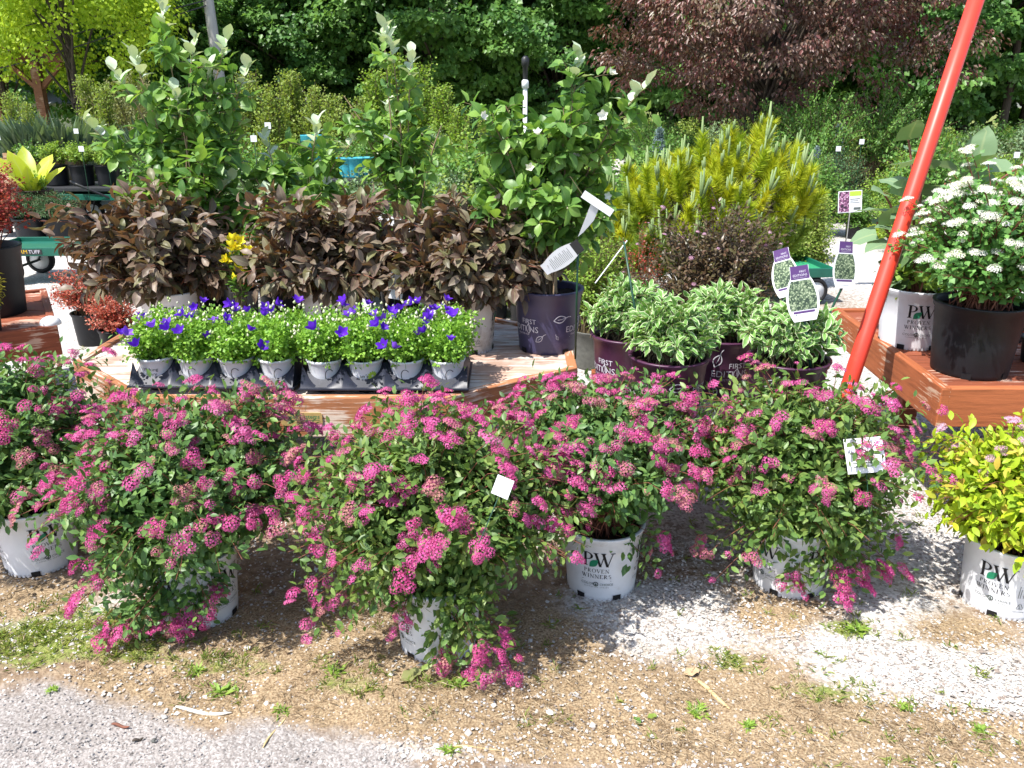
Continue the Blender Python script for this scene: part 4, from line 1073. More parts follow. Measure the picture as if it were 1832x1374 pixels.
flatprint(lp, 'print', fl, M['print_grey'], .0021)
t = thing('hang_tag', 'folded white paper tag hanging from the mock orange canes', 'tag', pixd(1062, 360, 3.08))
o = flat(t, 'upper_strip', [(-.05, -.014), (.085, -.014), (.085, .016), (-.05, .016)], M['card'], 0, .001); o.rotation_euler = (0, math.radians(33), 0)
o = flat(t, 'lower_fold', [(-.006, .0), (.028, -.012), (.018, -.075), (-.012, -.13), (-.028, -.15), (-.014, -.06)], M['card_grey'], -.004, .001); o.rotation_euler = (.2, math.radians(10), 0)
MB().tube([(-.04, 0, .02), (-.09, .03, .09)], .001, 4).build('string', M['stem'], t)
t, d = stake_tag('dark green stake with an edge-on white label among variegated leaves', pixd(1150, 640, 2.98), pixd(1116, 432, 2.98), 0)
o = MB().tube([tuple(d+Vector((.012, -.003, .004))), tuple(d+Vector((-.10, -.003, -.155)))], .0022, 4).build('label_card', M['card'], t)

# ------------------------------------------------------------------ variegated weigelas in plum pots
def varieg(label, x, y, seed, angs, marks, rx, top, ind):
    rg = np.random.default_rng(seed)
    t = thing('potted_variegated_weigela', label, 'potted plant', (x, y, ZF), 0, 'variegated plants in plum pots')
    fe_pot(t, M['pot_fe2'], angs, marks=marks)
    n = 96; tg = dome(rg, n, rx, rx*.85, .315, top-.315, .04, -.4, .7, 1.06, .08)
    p0 = np.stack([rg.normal(0, .05, n), rg.normal(0, .05, n), np.full(n, .21)], 1)
    L, lines, td = arch(rg, tg, p0, 16, .3, (.036, .062), .3, .016, .55, .8, .05, .8, .4, .35, .2)
    stems(t, lines, .002, .001, M['stem'])
    leafset(t, 'leaf', L_VAR, L, M['varieg_leaf'], ind, True)
LG = (30, .16, .05, -80)
varieg('cream-edged weigela in the plum pot with a tall green stake', .455, 3.07, 501, (-62, 62), ((0, .16, .05, -80), (0, .02, .04, 20)), .155, .45, 200)
varieg('cream-edged weigela in the plum pot showing white lettering', .565, 2.785, 502, (-58, 34), ((-8, .15, .055, -80), (6, .03, .05, -30)), .165, .44, 230)
varieg('cream-edged weigela in the shaded plum pot set behind the other two', .825, 3.06, 503, (2,), ((-24, .14, .055, -20), (-20, .01, .06, 15), (22, .05, .05, -50)), .16, .42, 160)
varieg('cream-edged weigela in the plum pot carrying the foremost picture label', .985, 2.755, 504, (-4,), ((-50, .15, .05, -40), (48, .12, .05, -30)), .175, .44, 230)
def fe_tag(label, px, py, zc, foot, tilt, yaw, k=1.0):
    h = pixd(px, py, zc)
    t = thing('picture_label', label, 'tag', foot)
    d = h-Vector(foot)
    MB().tube([(0, 0, 0), tuple(d*.6), tuple(d+Vector((0, .006, .004)))], .0045, 6).build('stake', M['stake_green'], t, True)
    w, hh = .105*k, .178*k
    def shape(s=1.0, y0=0, y1=1, n=14):
        L = []
        for i in range(n+1):
            v = y0+(y1-y0)*i/n; q = math.sin(PI*min(1, (v*1.18+.06)))
            wid = .56+.44*max(0, q)**.8 if v < .80 else .57
            L.append((w/2*s*wid, v*hh))
        return L+[(-a, b) for a, b in reversed(L)]
    o = flat(t, 'card', shape(), M['card'], .004, .001); o.location = d; o.rotation_euler = (math.radians(-14), math.radians(tilt), math.radians(yaw))
    flat(o, 'purple_header', [(-w*.285, hh*.76), (w*.285, hh*.76), (w*.27, hh*1.0), (-w*.27, hh*1.0)], M['tag_purple'], .0051, .0005)
    flat(o, 'picture', shape(.86, .20, .735), M['photo_leaf'], .0051, .0005)
    flat(o, 'purple_strip', [(-w*.32, hh*.145), (w*.32, hh*.145), (w*.33, hh*.185), (-w*.33, hh*.185)], M['tag_purple'], .0051, .0005)
    fl = Flat().add(text2d('FIRST'), w*.09, hh*.875, wfit(text2d('FIRST'), w*.2)).add(text2d('EDITIONS'), 0, hh*.81, wfit(text2d('EDITIONS'), w*.43)).add(hbar(-w*.2, w*.2, hh*.785, .0006))
    flatprint(o, 'lettering', fl, M['print_white'], .0060)
    flatprint(o, 'fine_print', Flat().add(hbar(-w*.2, w*.2, hh*.07, .0012)), M['print_grey'], .0055)
    return t
fe_tag('picture label with purple header standing in the foremost plum pot', 1440, 574, 2.72, (1.035, 2.66, ZF+.21), -9, 0, 1.04)
fe_tag('picture label with purple header turned half away behind the foremost label', 1412, 530, 2.98, (.87, 2.98, ZF+.20), -22, -38)
fe_tag('picture label with purple header standing against the bright gravel', 1508, 516, 3.05, (1.07, 2.83, ZF+.2), 5, 14, .98)

# ------------------------------------------------------------------ right bench plants
rg = np.random.default_rng(600)
t = thing('potted_hydrangea', 'oakleaf hydrangea with broad grey-green leaves in white pot on red bench', 'potted plant', (1.715, 3.37, ZR))
pw_pot(t, (-15, 75, 165), M['pw_white'], .142, .120, .25)
tg = np.array([(-.08, .12, .84), (-.02, .10, .76), (-.16, .12, .50), (.12, .15, .66), (-.14, .14, .62), (.22, .1, .76), (-.12, .02, .34), (.30, .12, .66), (.40, .1, .74)]); n = len(tg)
p0 = np.stack([rg.normal(0, .02, n), rg.normal(0, .02, n), np.full(n, .21)], 1)
L, lines, td = arch(rg, tg, p0, 7, .35, (.09, .15), .1, .05, .3, .95, .1, 1.0, .1, .3, .1)
stems(t, lines, .006, .004, M['stem_red']); leafset(t, 'leaf', L_HYD, L, M['hydrangea_leaf'], 60, True)
n = 60; tg = dome(rg, n, .17, .16, .27, .08, .12, -.6, .6, 1.1); p0 = np.stack([rg.normal(0, .05, n), rg.normal(0, .05, n), np.full(n, .21)], 1)
L, lines, td = arch(rg, tg, p0, 9, .4, (.025, .045)); leafset(t, 'leaf', L_RND, L, M['lime_leaf'], 0, False, None, 'young_shoots')

t = thing('potted_white_spirea', 'white-flowered spirea in a large plain black pot on the red bench', 'potted plant', (1.775, 2.995, ZR))
Pot(t, .158, .135, .275, M['pot_black'], .1, .02, (-32, 32, 96, 160))
n = 230; tg = dome(rg, n, .35, .31, .50, .31, .22, -.75, .62, 1.05, .1)
p0 = np.stack([rg.normal(0, .04, n), rg.normal(0, .04, n), np.full(n, .24)], 1)
L, lines, td = arch(rg, tg, p0, 30, .34, (.022, .040), .12, .035, .45, .8, .05, .8, .35, .4)
stems(t, lines, .003, .0012, M['stem_red']); leafset(t, 'leaf', L_RND, L, M['white_spirea_leaf'], 0, False)
w = np.clip((tg[:, 2]-.42)/.3, 0.02, 1.3); idx = rg.choice(n, 150, False, p=w/w.sum())
heads(t, 'flower_head', tg[idx], nrm(td[idx]*.4+np.array([0, 0, .9])), rg.uniform(.75, 1.25, 150), M['white_flower'], rg, HEADS, [.3, .2, .12, .22, .16])

def bush(name, label, loc, rx, ry, zc, top, low, n, lps, mat, tm, sz, pot=None, group=None, seed=1, stemmat='stem', emin=-.7, base=None, off=.02, ind=0, rmin=.6, smooth=False, arc=.25, lump=.12, cat='potted plant'):
    g = np.random.default_rng(seed)
    t = thing(name, label, cat, loc, 0, group)
    zb = .02
    if pot:
        Pot(t, pot[0], pot[1], pot[2], M[pot[3]], k=28); zb = pot[2]*.86
    tg = dome(g, n, rx, ry, zc, top, low, emin, rmin, 1.05, lump)
    p0 = np.stack([g.normal(0, rx*.12, n), g.normal(0, rx*.12, n), np.full(n, zb)], 1)
    L, lines, td = arch(g, tg, p0, lps, .3, sz, arc, off, .5, .8, .05, .75, .4, .4)
    stems(t, lines, .003, .0012, M[stemmat]); leafset(t, 'leaf', tm, L, M[mat], ind, smooth)
    return t, tg, td
bush('potted_barberry', 'orange-red barberry in a small tray at the end of the red bench', (2.12, 3.10, ZR), .13, .13, .20, .16, .1, 70, 16, 'barberry_orange', L_RND, (.014, .024), (.08, .07, .10, 'pot_black'), seed=610)
bush('potted_barberry', 'low orange-red barberry seedling tray behind the black pot', (2.16, 3.42, ZR), .12, .12, .13, .08, .06, 50, 14, 'barberry_orange', L_RND, (.014, .024), (.075, .065, .08, 'pot_black'), seed=611)

# ------------------------------------------------------------------ behind the plum pots
t, tg, td = bush('potted_ninebark', 'rounded dark bronze ninebark with tiny pink buds behind the plum pots', (1.14, 4.45, 0), .46, .40, .70, .40, .42, 360, 26, 'ninebark_leaf', L_SP, (.024, .044), (.19, .16, .30, 'pot_black'), seed=620, stemmat='bark', rmin=.55, smooth=True)
rg = np.random.default_rng(62); idx = rg.choice(len(tg), 46, False)
heads(t, 'flower_bud', tg[idx], np.tile([0, -.3, 1.0], (46, 1))+rand(rg, 46)*.2, rg.uniform(.45, .75, 46), M['mauve_flower'], rg, HEADS, [.6, 0, 0, .4, 0])
bush('potted_boxwood', 'fresh light green small-leaved shrub in a grey pot beyond the violet pot', (.50, 4.85, 0), .29, .27, .56, .33, .34, 170, 24, 'lime_leaf', L_RND, (.018, .030), (.13, .115, .24, 'pot_grey'), seed=621)
bush('potted_barberry', 'scarlet barberry squeezed between light green shrub and ninebark', (.80, 4.95, 0), .17, .17, .52, .36, .25, 90, 20, 'barberry_red', L_RND, (.014, .024), (.11, .1, .22, 'pot_black'), seed=622)

# golden pine made of upright shoots
def shoot_tm(g, n, L, nl, tip):
    d = []; P = []; S = []
    z = g.uniform(0, L, n); an = g.uniform(0, 6.3, n); up = .25+.9*(z/L)
    d = np.stack([np.cos(an), np.sin(an), up], 1); P = np.stack([np.zeros(n), np.zeros(n), z], 1)
    S = nl*(1-.25*z/L)*g.uniform(.8, 1.1, n)
    V, T, A = scatter(L_NDL, frames(d, rand(g, n)), S, P, g.uniform(-.1, .1, n)); return V, T, A
def candle_tm(g, k=3):
    mb = MB()
    for i in range(k):
        x, y = g.normal(0, .010, 2); h = g.uniform(.05, .11)
        mb.tube([(x*.3, y*.3, 0), (x*.8, y*.8, h*.5), (x*1.3, y*1.3, h)], [.0055, .006, .0035], 6)
    V = np.array(mb.v); T = []
    for f in mb.f:
        for q in range(1, len(f)-1): T.append((f[0], f[q], f[q+1]))
    return V, np.array(T), np.zeros((len(V), 3))
g = np.random.default_rng(630)
SH = [shoot_tm(g, 300, .15, .075, 0) for _ in range(3)]; CA = [candle_tm(g, k) for k in (1, 3, 4)]
PX, PY = 1.30, 5.45
t = thing('potted_pine', 'golden dwarf pine bristling with pale upright candles', 'potted plant', (PX, PY, 0))
Pot(t, .24, .20, .36, M['pot_black'])
n = 300; tg = dome(g, n, .68, .52, .80, .50, .50, -.7, .72, 1.03, .10)
tg[:, 2] += .16*np.clip((tg[:, 0]-.1)/.5, -.6, 1)*(tg[:, 2] > .7)
p0 = np.stack([g.normal(0, .06, n), g.normal(0, .06, n), np.full(n, .32)], 1)
_, lines, td = arch(g, tg, p0, 2, .4); stems(t, lines, .007, .003, M['bark'], 'branches')
D = nrm(td*.45+np.array([0, 0, .9])+rand(g, n)*.12); R = frames(np.cross(D, rand(g, n)), D)
for i in range(n):
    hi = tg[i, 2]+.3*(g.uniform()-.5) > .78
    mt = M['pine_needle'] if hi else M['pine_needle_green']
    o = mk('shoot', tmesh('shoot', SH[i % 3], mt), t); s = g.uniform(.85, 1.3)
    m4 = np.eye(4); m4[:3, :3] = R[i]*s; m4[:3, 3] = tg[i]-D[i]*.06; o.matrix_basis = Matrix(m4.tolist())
    if g.uniform() < .62 and tg[i, 2] > .45:
        o = mk('candle', tmesh('candle', CA[g.integers(0, 3)], M['pine_candle'], True), t)
        s = g.uniform(1.0, 1.75); D2 = nrm(D[i]*.3+np.array([0, 0, 1.0])); R2 = frames(np.cross(D2, [.2, 1, .1])[None], D2[None])[0]
        m4 = np.eye(4); m4[:3, :3] = R2*s; m4[:3, 3] = tg[i]+D[i]*.075; o.matrix_basis = Matrix(m4.tolist())
# ------------------------------------------------------------------ left side
Bz = .50
t, tg, td = bush('potted_barberry', 'tall crimson barberry in a big black pot on the red bench corner', (-2.76, 4.20, Bz), .29, .26, .60, .26, .26, 320, 26, 'barberry_red', L_RND, (.016, .028), (.185, .155, .36, 'pot_black'), seed=701, stemmat='stem_red')
bush('gold_conifer', 'small golden conifer standing in front of the big black pot', (-2.57, 3.80, Bz), .14, .12, .24, .16, .14, 150, 18, 'goldconifer_leaf', L_2N, (.02, .04), (.09, .08, .12, 'pot_black'), seed=702)
bush('potted_barberry', 'low coral-red barberry in a black pot beside the red bench corner', (-2.86, 5.35, 0), .30, .26, .34, .20, .14, 160, 20, 'barberry_orange', L_RND, (.016, .028), (.12, .105, .22, 'pot_black'), seed=703)
bush('potted_barberry', 'low coral-red barberry behind the raised rail of the weathered bench', (-2.52, 5.0, 0), .21, .2, .27, .17, .12, 120, 20, 'barberry_orange', L_RND, (.016, .026), (.11, .1, .2, 'pot_black'), seed=704)
t = thing('dome_cap', 'white dome cap sitting on the red bench corner', 'cap', (-2.31, 3.93, .512))
MB().lathe([(.048, 0), (.05, .006), (.045, .022), (.03, .036), (.012, .042), (0, .043)], 24).build('dome', M['white_paint'], t, True)

def wheel(root, loc, r, w, rot=0):
    o = MB().lathe([(r*.72, -w*.45), (r*.9, -w*.5), (r, -w*.25), (r, w*.25), (r*.9, w*.5), (r*.72, w*.45), (r*.66, 0), (r*.72, -w*.45)], 26).build('wheel', M['rubber'], root, True)
    o.location = loc; o.rotation_euler = (PI/2, 0, rot)
    MB().lathe([(0, -w*.3), (r*.72, -w*.35), (r*.72, w*.35), (0, w*.3)], 20).build('hub', M['white_paint'], o, True)
    return o
def cart(label, loc, rz, L, Wd, zb, wr, logo, handle, bed='green_metal'):
    t = thing('garden_cart', label, 'cart', loc, rz)
    MB().box((0, 0, zb), (L, Wd, .02)).build('bed', M[bed], t)
    for s in (-1, 1):
        MB().box((0, s*(Wd/2+.011), zb+.012), (L+.04, .02, .075)).build('side_rail', M['green_metal'], t, bevel=.004)
        MB().box((s*(L/2+.011), 0, zb+.012), (.02, Wd-.002, .075)).build('end_rail', M['green_metal'], t, bevel=.004)
    for sx in (-1, 1):
        MB().tube([(sx*L*.36, -Wd*.46, wr), (sx*L*.36, Wd*.46, wr)], .012, 8).build('axle', M['black_metal'], t)
        for sy in (-1, 1):
            wheel(t, (sx*L*.36, sy*Wd*.48, wr), wr, .07)
            MB().tube([(sx*L*.36, sy*Wd*.40, wr), (sx*L*.28, sy*Wd*.40, zb-.011)], .011, 6).build('strut', M['black_metal'], t)
    if handle:
        MB().tube([tuple(Vector(p)) for p in handle], .014, 8).build('handle', M['black_metal'], t, True)
    if logo:
        o = flat(t, 'badge', [(-.15, -.022), (.15, -.022), (.15, .022), (-.15, .022)], M['tag_black'], 0, .002); o.location = (logo, -Wd/2-.022, zb+.012)
        flatprint(o, 'yellow_lettering', Flat().add(text2d('FARM'), -.035, -.014, wfit(text2d('FARM'), .115)), M['sticker'], .0028)
        flatprint(o, 'white_lettering', Flat().add(text2d('TUFF'), .085, -.014, wfit(text2d('TUFF'), .10)).add(stroke(ringpts(-.125, 0, .014), .006)), M['print_white'], .0028)
    return t
p = pix(105, 508)
cart('dark green flatbed garden cart with a yellow badge on its rail', (p.x, p.y+.25, 0), .03, 1.15, .58, .29, .13, -.22, [(-.55, 0, .26), (-.72, -.1, .30), (-.35, -.9, .12)])
p = pix(165, 408)
cart('dark green garden cart with a black loop handle by the plant table', (p.x+.1, p.y+.3, 0), -.05, .95, .55, .38, .14, 0, [(.5, -.1, .2), (.15, -.32, .42), (-.12, -.4, .56), (-.22, -.38, .60), (-.18, -.33, .55), (.1, -.3, .44)])
p = pix(1365, 545)
cart('bright green mesh-bedded cart behind the dark ninebark', (p.x+.05, p.y+.35, 0), .1, .9, .75, .25, .11, 0, None, 'green_turf')
# plant tables
def table(label, x0, x1, y, d, z, mat='black_plastic'):
    t = thing('plant_table', label, 'table', ((x0+x1)/2, y, 0)); L = x1-x0
    MB().box((0, 0, z-.03), (L, d, .05)).build('table_top', M[mat], t, bevel=.006)
    for sx in (-1, 0, 1):
        for sy in (-1, 1): MB().box((sx*(L/2-.08), sy*(d/2-.07), (z-.056)/2), (.08, .08, z-.056)).build('leg', M[mat], t)
    return t
table('black plastic table carrying lime-leaved pots beyond the carts', -6.75, -5.15, 11.3, .9, .50)
for k, xx in enumerate((-6.42, -6.08, -5.74, -5.40)):
    bush('potted_lime_shrub', 'lime green shrub in a black pot on the black table', (xx, 11.15, .50), .24, .22, .40, .18, .14, 70, 16, 'lime_leaf' if k else 'green_leaf', L_RND, (.03, .05), (.15, .13, .26, 'pot_black'), seed=720+k, group='pots on the black table')
table('low black plank stand under the yellow-leaved canna', -6.4, -5.35, 10.05, .5, .30)
t = thing('potted_canna', 'yellow-green broad-leaved canna in a brown bowl', 'potted plant', (-5.78, 10.0, .30))
Pot(t, .22, .19, .26, M['pot_brown'], .12)
g = np.random.default_rng(730); n = 15; an = g.uniform(0, 6.3, n)
d = np.stack([np.cos(an)*.45, np.sin(an)*.45, g.uniform(.5, 1.2, n)], 1)
leafset(t, 'leaf', L_CANNA, (frames(d, np.stack([-np.cos(an), -np.sin(an)-.6, np.full(n, .5)], 1)), g.uniform(.35, .66, n), np.stack([np.cos(an)*.06, np.sin(an)*.06, np.full(n, .22)], 1), g.uniform(0, 1, n)), M['canna_leaf'], 12, True)
n = 60; tg = dome(g, n, .22, .2, .34, .1, .1, -.4, .6, 1.0); L, lines, td = arch(g, tg, np.stack([g.normal(0, .05, n), g.normal(0, .05, n), np.full(n, .22)], 1), 9, .4, (.03, .06))
leafset(t, 'leaf', L_2, L, M['lime_leaf'], 0, False, None, 'underplanting')
for k, (px, sc_) in enumerate(((104, 1.0), (50, .95))):
    p = pix(px, 432)
    bush('potted_juniper', 'dark green clipped juniper globe in a black pot beyond the cart', (p.x, p.y+.1, 0), .28*sc_, .26*sc_, .40, .17, .16, 190, 18, 'conifer_leaf', L_2N, (.03, .055), (.17, .15, .26, 'pot_black'), seed=740+k, group='juniper globes beyond the cart')

# ------------------------------------------------------------------ red and dark shrubs right behind the bench
for k, (px, py, s, mt, lab) in enumerate([
    (425, 470, .24, 'barberry_red', 'scarlet barberry showing between the first two weigelas'),
    (625, 450, .22, 'barberry_dark', 'upright dark maroon barberry behind the thin mock orange'),
    (760, 455, .2, 'barberry_red', 'scarlet barberry above the white strip behind the bench'),
    (350, 470, .2, 'barberry_dark', 'purple barberry low behind the tall mock orange'),
    (880, 470, .2, 'barberry_red', 'scarlet barberry by the canes of the bushy mock orange')]):
    c = pixd(px, py, 6.1)
    bush('potted_barberry', lab, (c.x, c.y, 0), s*1.1, s, .45, .45 if k == 1 else .30, .25, 110, 20, mt, L_RND, (.018, .03), (.13, .11, .22, 'pot_black'), seed=760+k)
a, b = pixd(655, 392, 5.3), pixd(752, 412, 5.3)
t = thing('white_edging', 'curved white plastic strip arching behind the weigelas', 'strip', ((a.x+b.x)/2, a.y, 0))
L = b.x-a.x; pts = [(-L*.62, 0, 0), (-L*.5, 0, a.z-.03), (-L*.3, 0, a.z+.02), (0, 0, (a.z+b.z)/2+.02), (L*.3, 0, b.z+.02), (L*.55, 0, b.z-.05), (L*.7, 0, 0)]
mb = MB()
for q0, q1 in zip(pts[:-1], pts[1:]):
    dv = Vector(q1)-Vector(q0); nz = Vector((-dv.z, 0, dv.x)).normalized()*.028
    v = [Vector(q0)-nz, Vector(q1)-nz, Vector(q1)+nz, Vector(q0)+nz]
    mb.add([(p.x, -.012, p.z) for p in v]+[(p.x, .012, p.z) for p in v], [(0,1,2,3), (7,6,5,4), (0,4,5,1), (3,2,6,7)])
mb.build('strip', M['white_paint'], t)

# ------------------------------------------------------------------ nursery rows: shared plants copied into place
def proto(kind, seed):
    g = np.random.default_rng(seed)
    if kind == 'upright':   # slim leafy shrub, 1 m unit height
        n, lps, tm, sz = 150, 34, L_2R, (.026, .046); tg = np.stack([g.normal(0, .13, n), g.normal(0, .13, n), g.uniform(.25, 1.02, n)], 1); tg[:, :2] *= (1.25-.7*tg[:, 2:3])
    elif kind == 'round':
        n, lps, tm, sz = 170, 28, L_2R, (.035, .060); tg = dome(g, n, .5, .5, .55, .45, .36, -.8, .55, 1.05, .14)
    elif kind == 'globe':
        n, lps, tm, sz = 220, 22, L_2, (.025, .045); tg = dome(g, n, .46, .46, .62, .4, .4, -.9, .7, 1.02, .04)
    elif kind == 'grass':
        n, lps, tm, sz = 10, 1, L_BLADE, (.1, .2); tg = np.zeros((n, 3))
    elif kind == 'spruce':
        n, lps, tm, sz = 170, 30, L_2N, (.03, .05); z = g.uniform(.12, 1.0, n); an = g.uniform(0, 6.3, n); r = .36*(1.04-z)*g.uniform(.6, 1.05, n); tg = np.stack([r*np.cos(an), r*np.sin(an), z], 1)
    elif kind == 'airy':    # small tree of horizontal sprays
        n, lps, tm, sz = 90, 44, L_2, (.03, .05); tg = dome(g, n, .6, .5, .6, .4, .3, -.7, .5, 1.1, .2)
    p0 = np.stack([g.normal(0, .03, n), g.normal(0, .03, n), np.full(n, .18 if kind != 'spruce' else .2)], 1)
    if kind == 'spruce': p0 = np.stack([np.zeros(n), np.zeros(n), tg[:, 2]-.02], 1)
    if kind == 'grass':
        m = 420; an = g.uniform(0, 6.3, m); d = np.stack([np.cos(an)*.35, np.sin(an)*.35, np.ones(m)], 1)+rand(g, m)*.12
        L = (frames(d, np.stack([-np.cos(an), -np.sin(an), np.full(m, .5)], 1)), g.uniform(.5, 1.0, m), np.stack([g.normal(0, .06, m), g.normal(0, .06, m), np.full(m, .16)], 1), g.uniform(0, 1, m)); lines = None
    else:
        L, lines, _ = arch(g, tg, p0, lps, .25 if kind != 'spruce' else .1, sz, .15 if kind != 'spruce' else 0.0, .05 if kind in ('round', 'upright') else .025, .5, .8, .05, .75, .4, .45)
    V, T, A = scatter(tm, *L)
    sm = None
    if lines is not None:
        sv, st = tubes(lines, .004, .0012); sm = (sv, st)
    return V, T, A, sm
PRO = {}
def pm(kind, var, mat):
    k = (kind, var, mat)
    if k not in PRO:
        kk = (kind, var)
        if kk not in PRO: PRO[kk] = proto(kind, 800+var*13+len(kind))
        V, T, A, sm = PRO[kk]
        PRO[k] = (np_mesh('foliage', V, T, A, M[mat]), np_mesh('stems', sm[0], sm[1], None, M['stem'], True) if sm else None)
    return PRO[k]
PB = None
def nursery(name, label, kind, mat, loc, h, wide=1.0, rz=None, pot='pot_black', group=None, var=None, cat='potted plant'):
    global PB
    rz = random.uniform(0, 6.3) if rz is None else rz
    t = thing(name, label, cat, loc, rz, group)
    fo, st = pm(kind, random.randint(0, 2) if var is None else var, mat)
    o = mk('foliage', fo, t, 'stuff'); o.scale = (h*wide, h*wide, h)
    if st: o = mk('stems', st, t); o.scale = (h*wide, h*wide, h)
    if pot:
        key = 'P'+pot
        if key not in PRO:
            r = thing('a', 'a', 'a'); P_ = Pot(r, .15, .13, .25, M[pot], k=20); PRO[key] = (P_.o.data, P_.o.children[0].data)
            for c in list(P_.o.children): bpy.data.objects.remove(c)
            bpy.data.objects.remove(P_.o); bpy.data.objects.remove(r)
        q = mk('pot', PRO[key][0], t); s = min(1.5, max(.75, h*wide*.9)); q.scale = (s, s, max(.7, h*.75))
        mk('soil', PRO[key][1], q)
    return t
def at(px, py_top, zc):
    """place at depth zc with its top at pixel row py_top: returns ground point and height"""
    p = pixd(px, py_top, zc); return (p.x, p.y, 0), max(.25, p.z)
def row(name, label, kind, mat, group, items, wide=1.0, pot='pot_black'):
    for (px, py, zc) in items:
        loc, h = at(px, py, zc); nursery(name, label, kind, mat, loc, h, wide, pot=pot, group=group)
row('upright_shrub', 'tall slim yellow-green shrub in a black pot in the nursery rows', 'upright', 'yellowgreen_leaf', 'tall yellow-green shrubs', [(405,150,13.5), (440,128,14.2), (482,150,13.2), (520,125,14), (560,150,13.4), (596,165,13), (640,170,13.5)], .75)
row('upright_shrub', 'tall bushy lime shrub behind the thin mock orange', 'upright', 'lime_leaf', 'bushy lime shrubs', [(672,125,14), (705,95,14.6), (745,110,14), (790,150,13.6), (822,185,13)], .8)
row('lime_sapling', 'slender lime-leaved sapling in front of the timber pergola', 'upright', 'yellowgreen_leaf', 'lime saplings by the pergola', [(15,165,13), (45,180,12.4), (70,222,12.8), (150,135,13.6), (180,150,13.0)], .62)
row('willow_shrub', 'olive fine-leaved weeping shrub beside the lime saplings', 'airy', 'olive_leaf', 'olive fine-leaved shrubs', [(222,108,13.4), (256,130,12.8)], .55)
row('blue_grass', 'clump of blue-green ornamental grass behind the black table', 'grass', 'bluegrass_blade', 'blue-green grasses', [(108,210,12.2), (40,215,12.0), (20,230,12.2), (62,222,12.6), (250,225,11.5)], .8)
row('dark_conifer', 'dark green bushy conifer between the grasses', 'spruce', 'conifer_leaf', 'dark conifers', [(136,212,12.8), (845,205,15)], 1.1)
row('round_shrub', 'chartreuse mounded shrub in the nursery rows', 'round', 'lime_leaf', 'chartreuse mounds', [(790,245,9.5), (845,235,9.9), (735,265,9.3), (880,265,9), (560,240,9.6), (1640,262,11.5), (1700,255,12), (1760,268,11.6), (1815,275,11.4), (1590,300,10.4), (1450,345,8.2), (1620,345,8.6)], .95)
row('round_shrub', 'mid-green mounded shrub in the nursery rows', 'round', 'green_leaf', 'mid-green mounds', [(330,225,10.5), (395,240,10), (470,250,9.4), (610,235,10.4), (660,245,9.8), (700,250,10.4), (905,235,11), (960,250,10), (1030,240,10.5), (1430,255,10.8), (1540,335,9.6), (1590,235,13.4), (1660,225,14.2), (1730,345,9.4), (1800,330,9.6), (1470,285,9.8), (280,260,10)], 1.0)
row('round_shrub', 'grey-green mounded shrub in the nursery rows', 'round', 'grey_leaf', 'grey-green mounds', [(430,300,8.2), (520,290,8.4), (640,300,8), (715,310,7.8), (800,305,8.2), (600,320,7.2), (850,330,7.0)], .9)
row('round_shrub', 'bright green bushy shrub just behind the bench', 'round', 'green_leaf', 'bushy shrubs behind the bench', [(310,330,6.6), (470,340,6.4), (560,345,6.2), (690,335,6.5), (800,345,6.3), (905,340,6.4), (985,350,6.2), (1060,345,6.8), (1105,335,6.4), (1135,300,7.6), (1095,270,8.6)], .95)
row('round_shrub', 'yellow-green bushy shrub just behind the bench', 'round', 'yellowgreen_leaf', 'yellow bushes behind the bench', [(740,310,6.9), (855,315,6.8), (940,370,5.7), (1010,395,5.6), (1420,370,7.0)], .9)
row('clipped_globe', 'clipped dark evergreen globe beyond the gravel path', 'globe', 'conifer_leaf', 'clipped evergreen globes', [(1508,262,10.8), (1455,275,11.6)], 1.0)
row('blue_spruce', 'pale blue spruce top showing above the clipped globe', 'spruce', 'blue_needle', 'blue spruces', [(1502,222,12.6), (1462,262,12.2), (1180,232,11.5)], .95)
row('airy_maple', 'low bright green maple with layered sprays under the purple tree', 'airy', 'green_leaf', 'layered green maples', [(1480,140,12.4), (1580,140,12.8), (1400,165,13), (1650,165,13.2)], .7)
row('golden_mound', 'small golden yellow mound beside the gravel path', 'round', 'gold_leaf', 'golden mounds', [(1572,412,9.4), (1605,418,9.2)], 1.1, None)
row('young_shrub', 'small yellow-green shrub in a black pot on the gravel', 'round', 'yellowgreen_leaf', 'small shrubs on the gravel', [(1545,380,9.8), (1600,375,10), (1660,395,8.4), (1720,400,8), (1790,395,8.2)], .8)
row('leggy_shrub', 'light green leafy topped shrub with bare brown stems in a black pot', 'upright', 'yellowgreen_leaf', None, [(1465,345,7.0)], .9)
# fill the far rows
g = random.Random(9)
for zc in (9.0, 11.5, 13.5, 15.5, 17.5, 19.5, 21.5):
    x = -8.5-zc*.3
    while x < 8+zc*.35:
        X = x+g.uniform(-.3, .3)
        if not (zc < 10 and -1 > X) and not (3.3*zc/9 < X < 4.3*zc/9 and zc < 12) and not (X < -3.6 and zc < 13):
            mt = g.choice(['green_leaf', 'lime_leaf', 'yellowgreen_leaf', 'green_leaf', 'grey_leaf'])
            nursery('nursery_shrub', {'green_leaf': 'mid-green shrub far back in the nursery rows', 'lime_leaf': 'lime green shrub far back in the nursery rows', 'yellowgreen_leaf': 'yellow-green shrub far back in the nursery rows', 'grey_leaf': 'grey-green shrub far back in the nursery rows'}[mt], 'round', mt, (X, zc, 0), g.uniform(.75, 1.35), g.uniform(.7, 1.1), group='far rows: '+mt.split('_')[0])
        x += g.uniform(.85, 1.35)
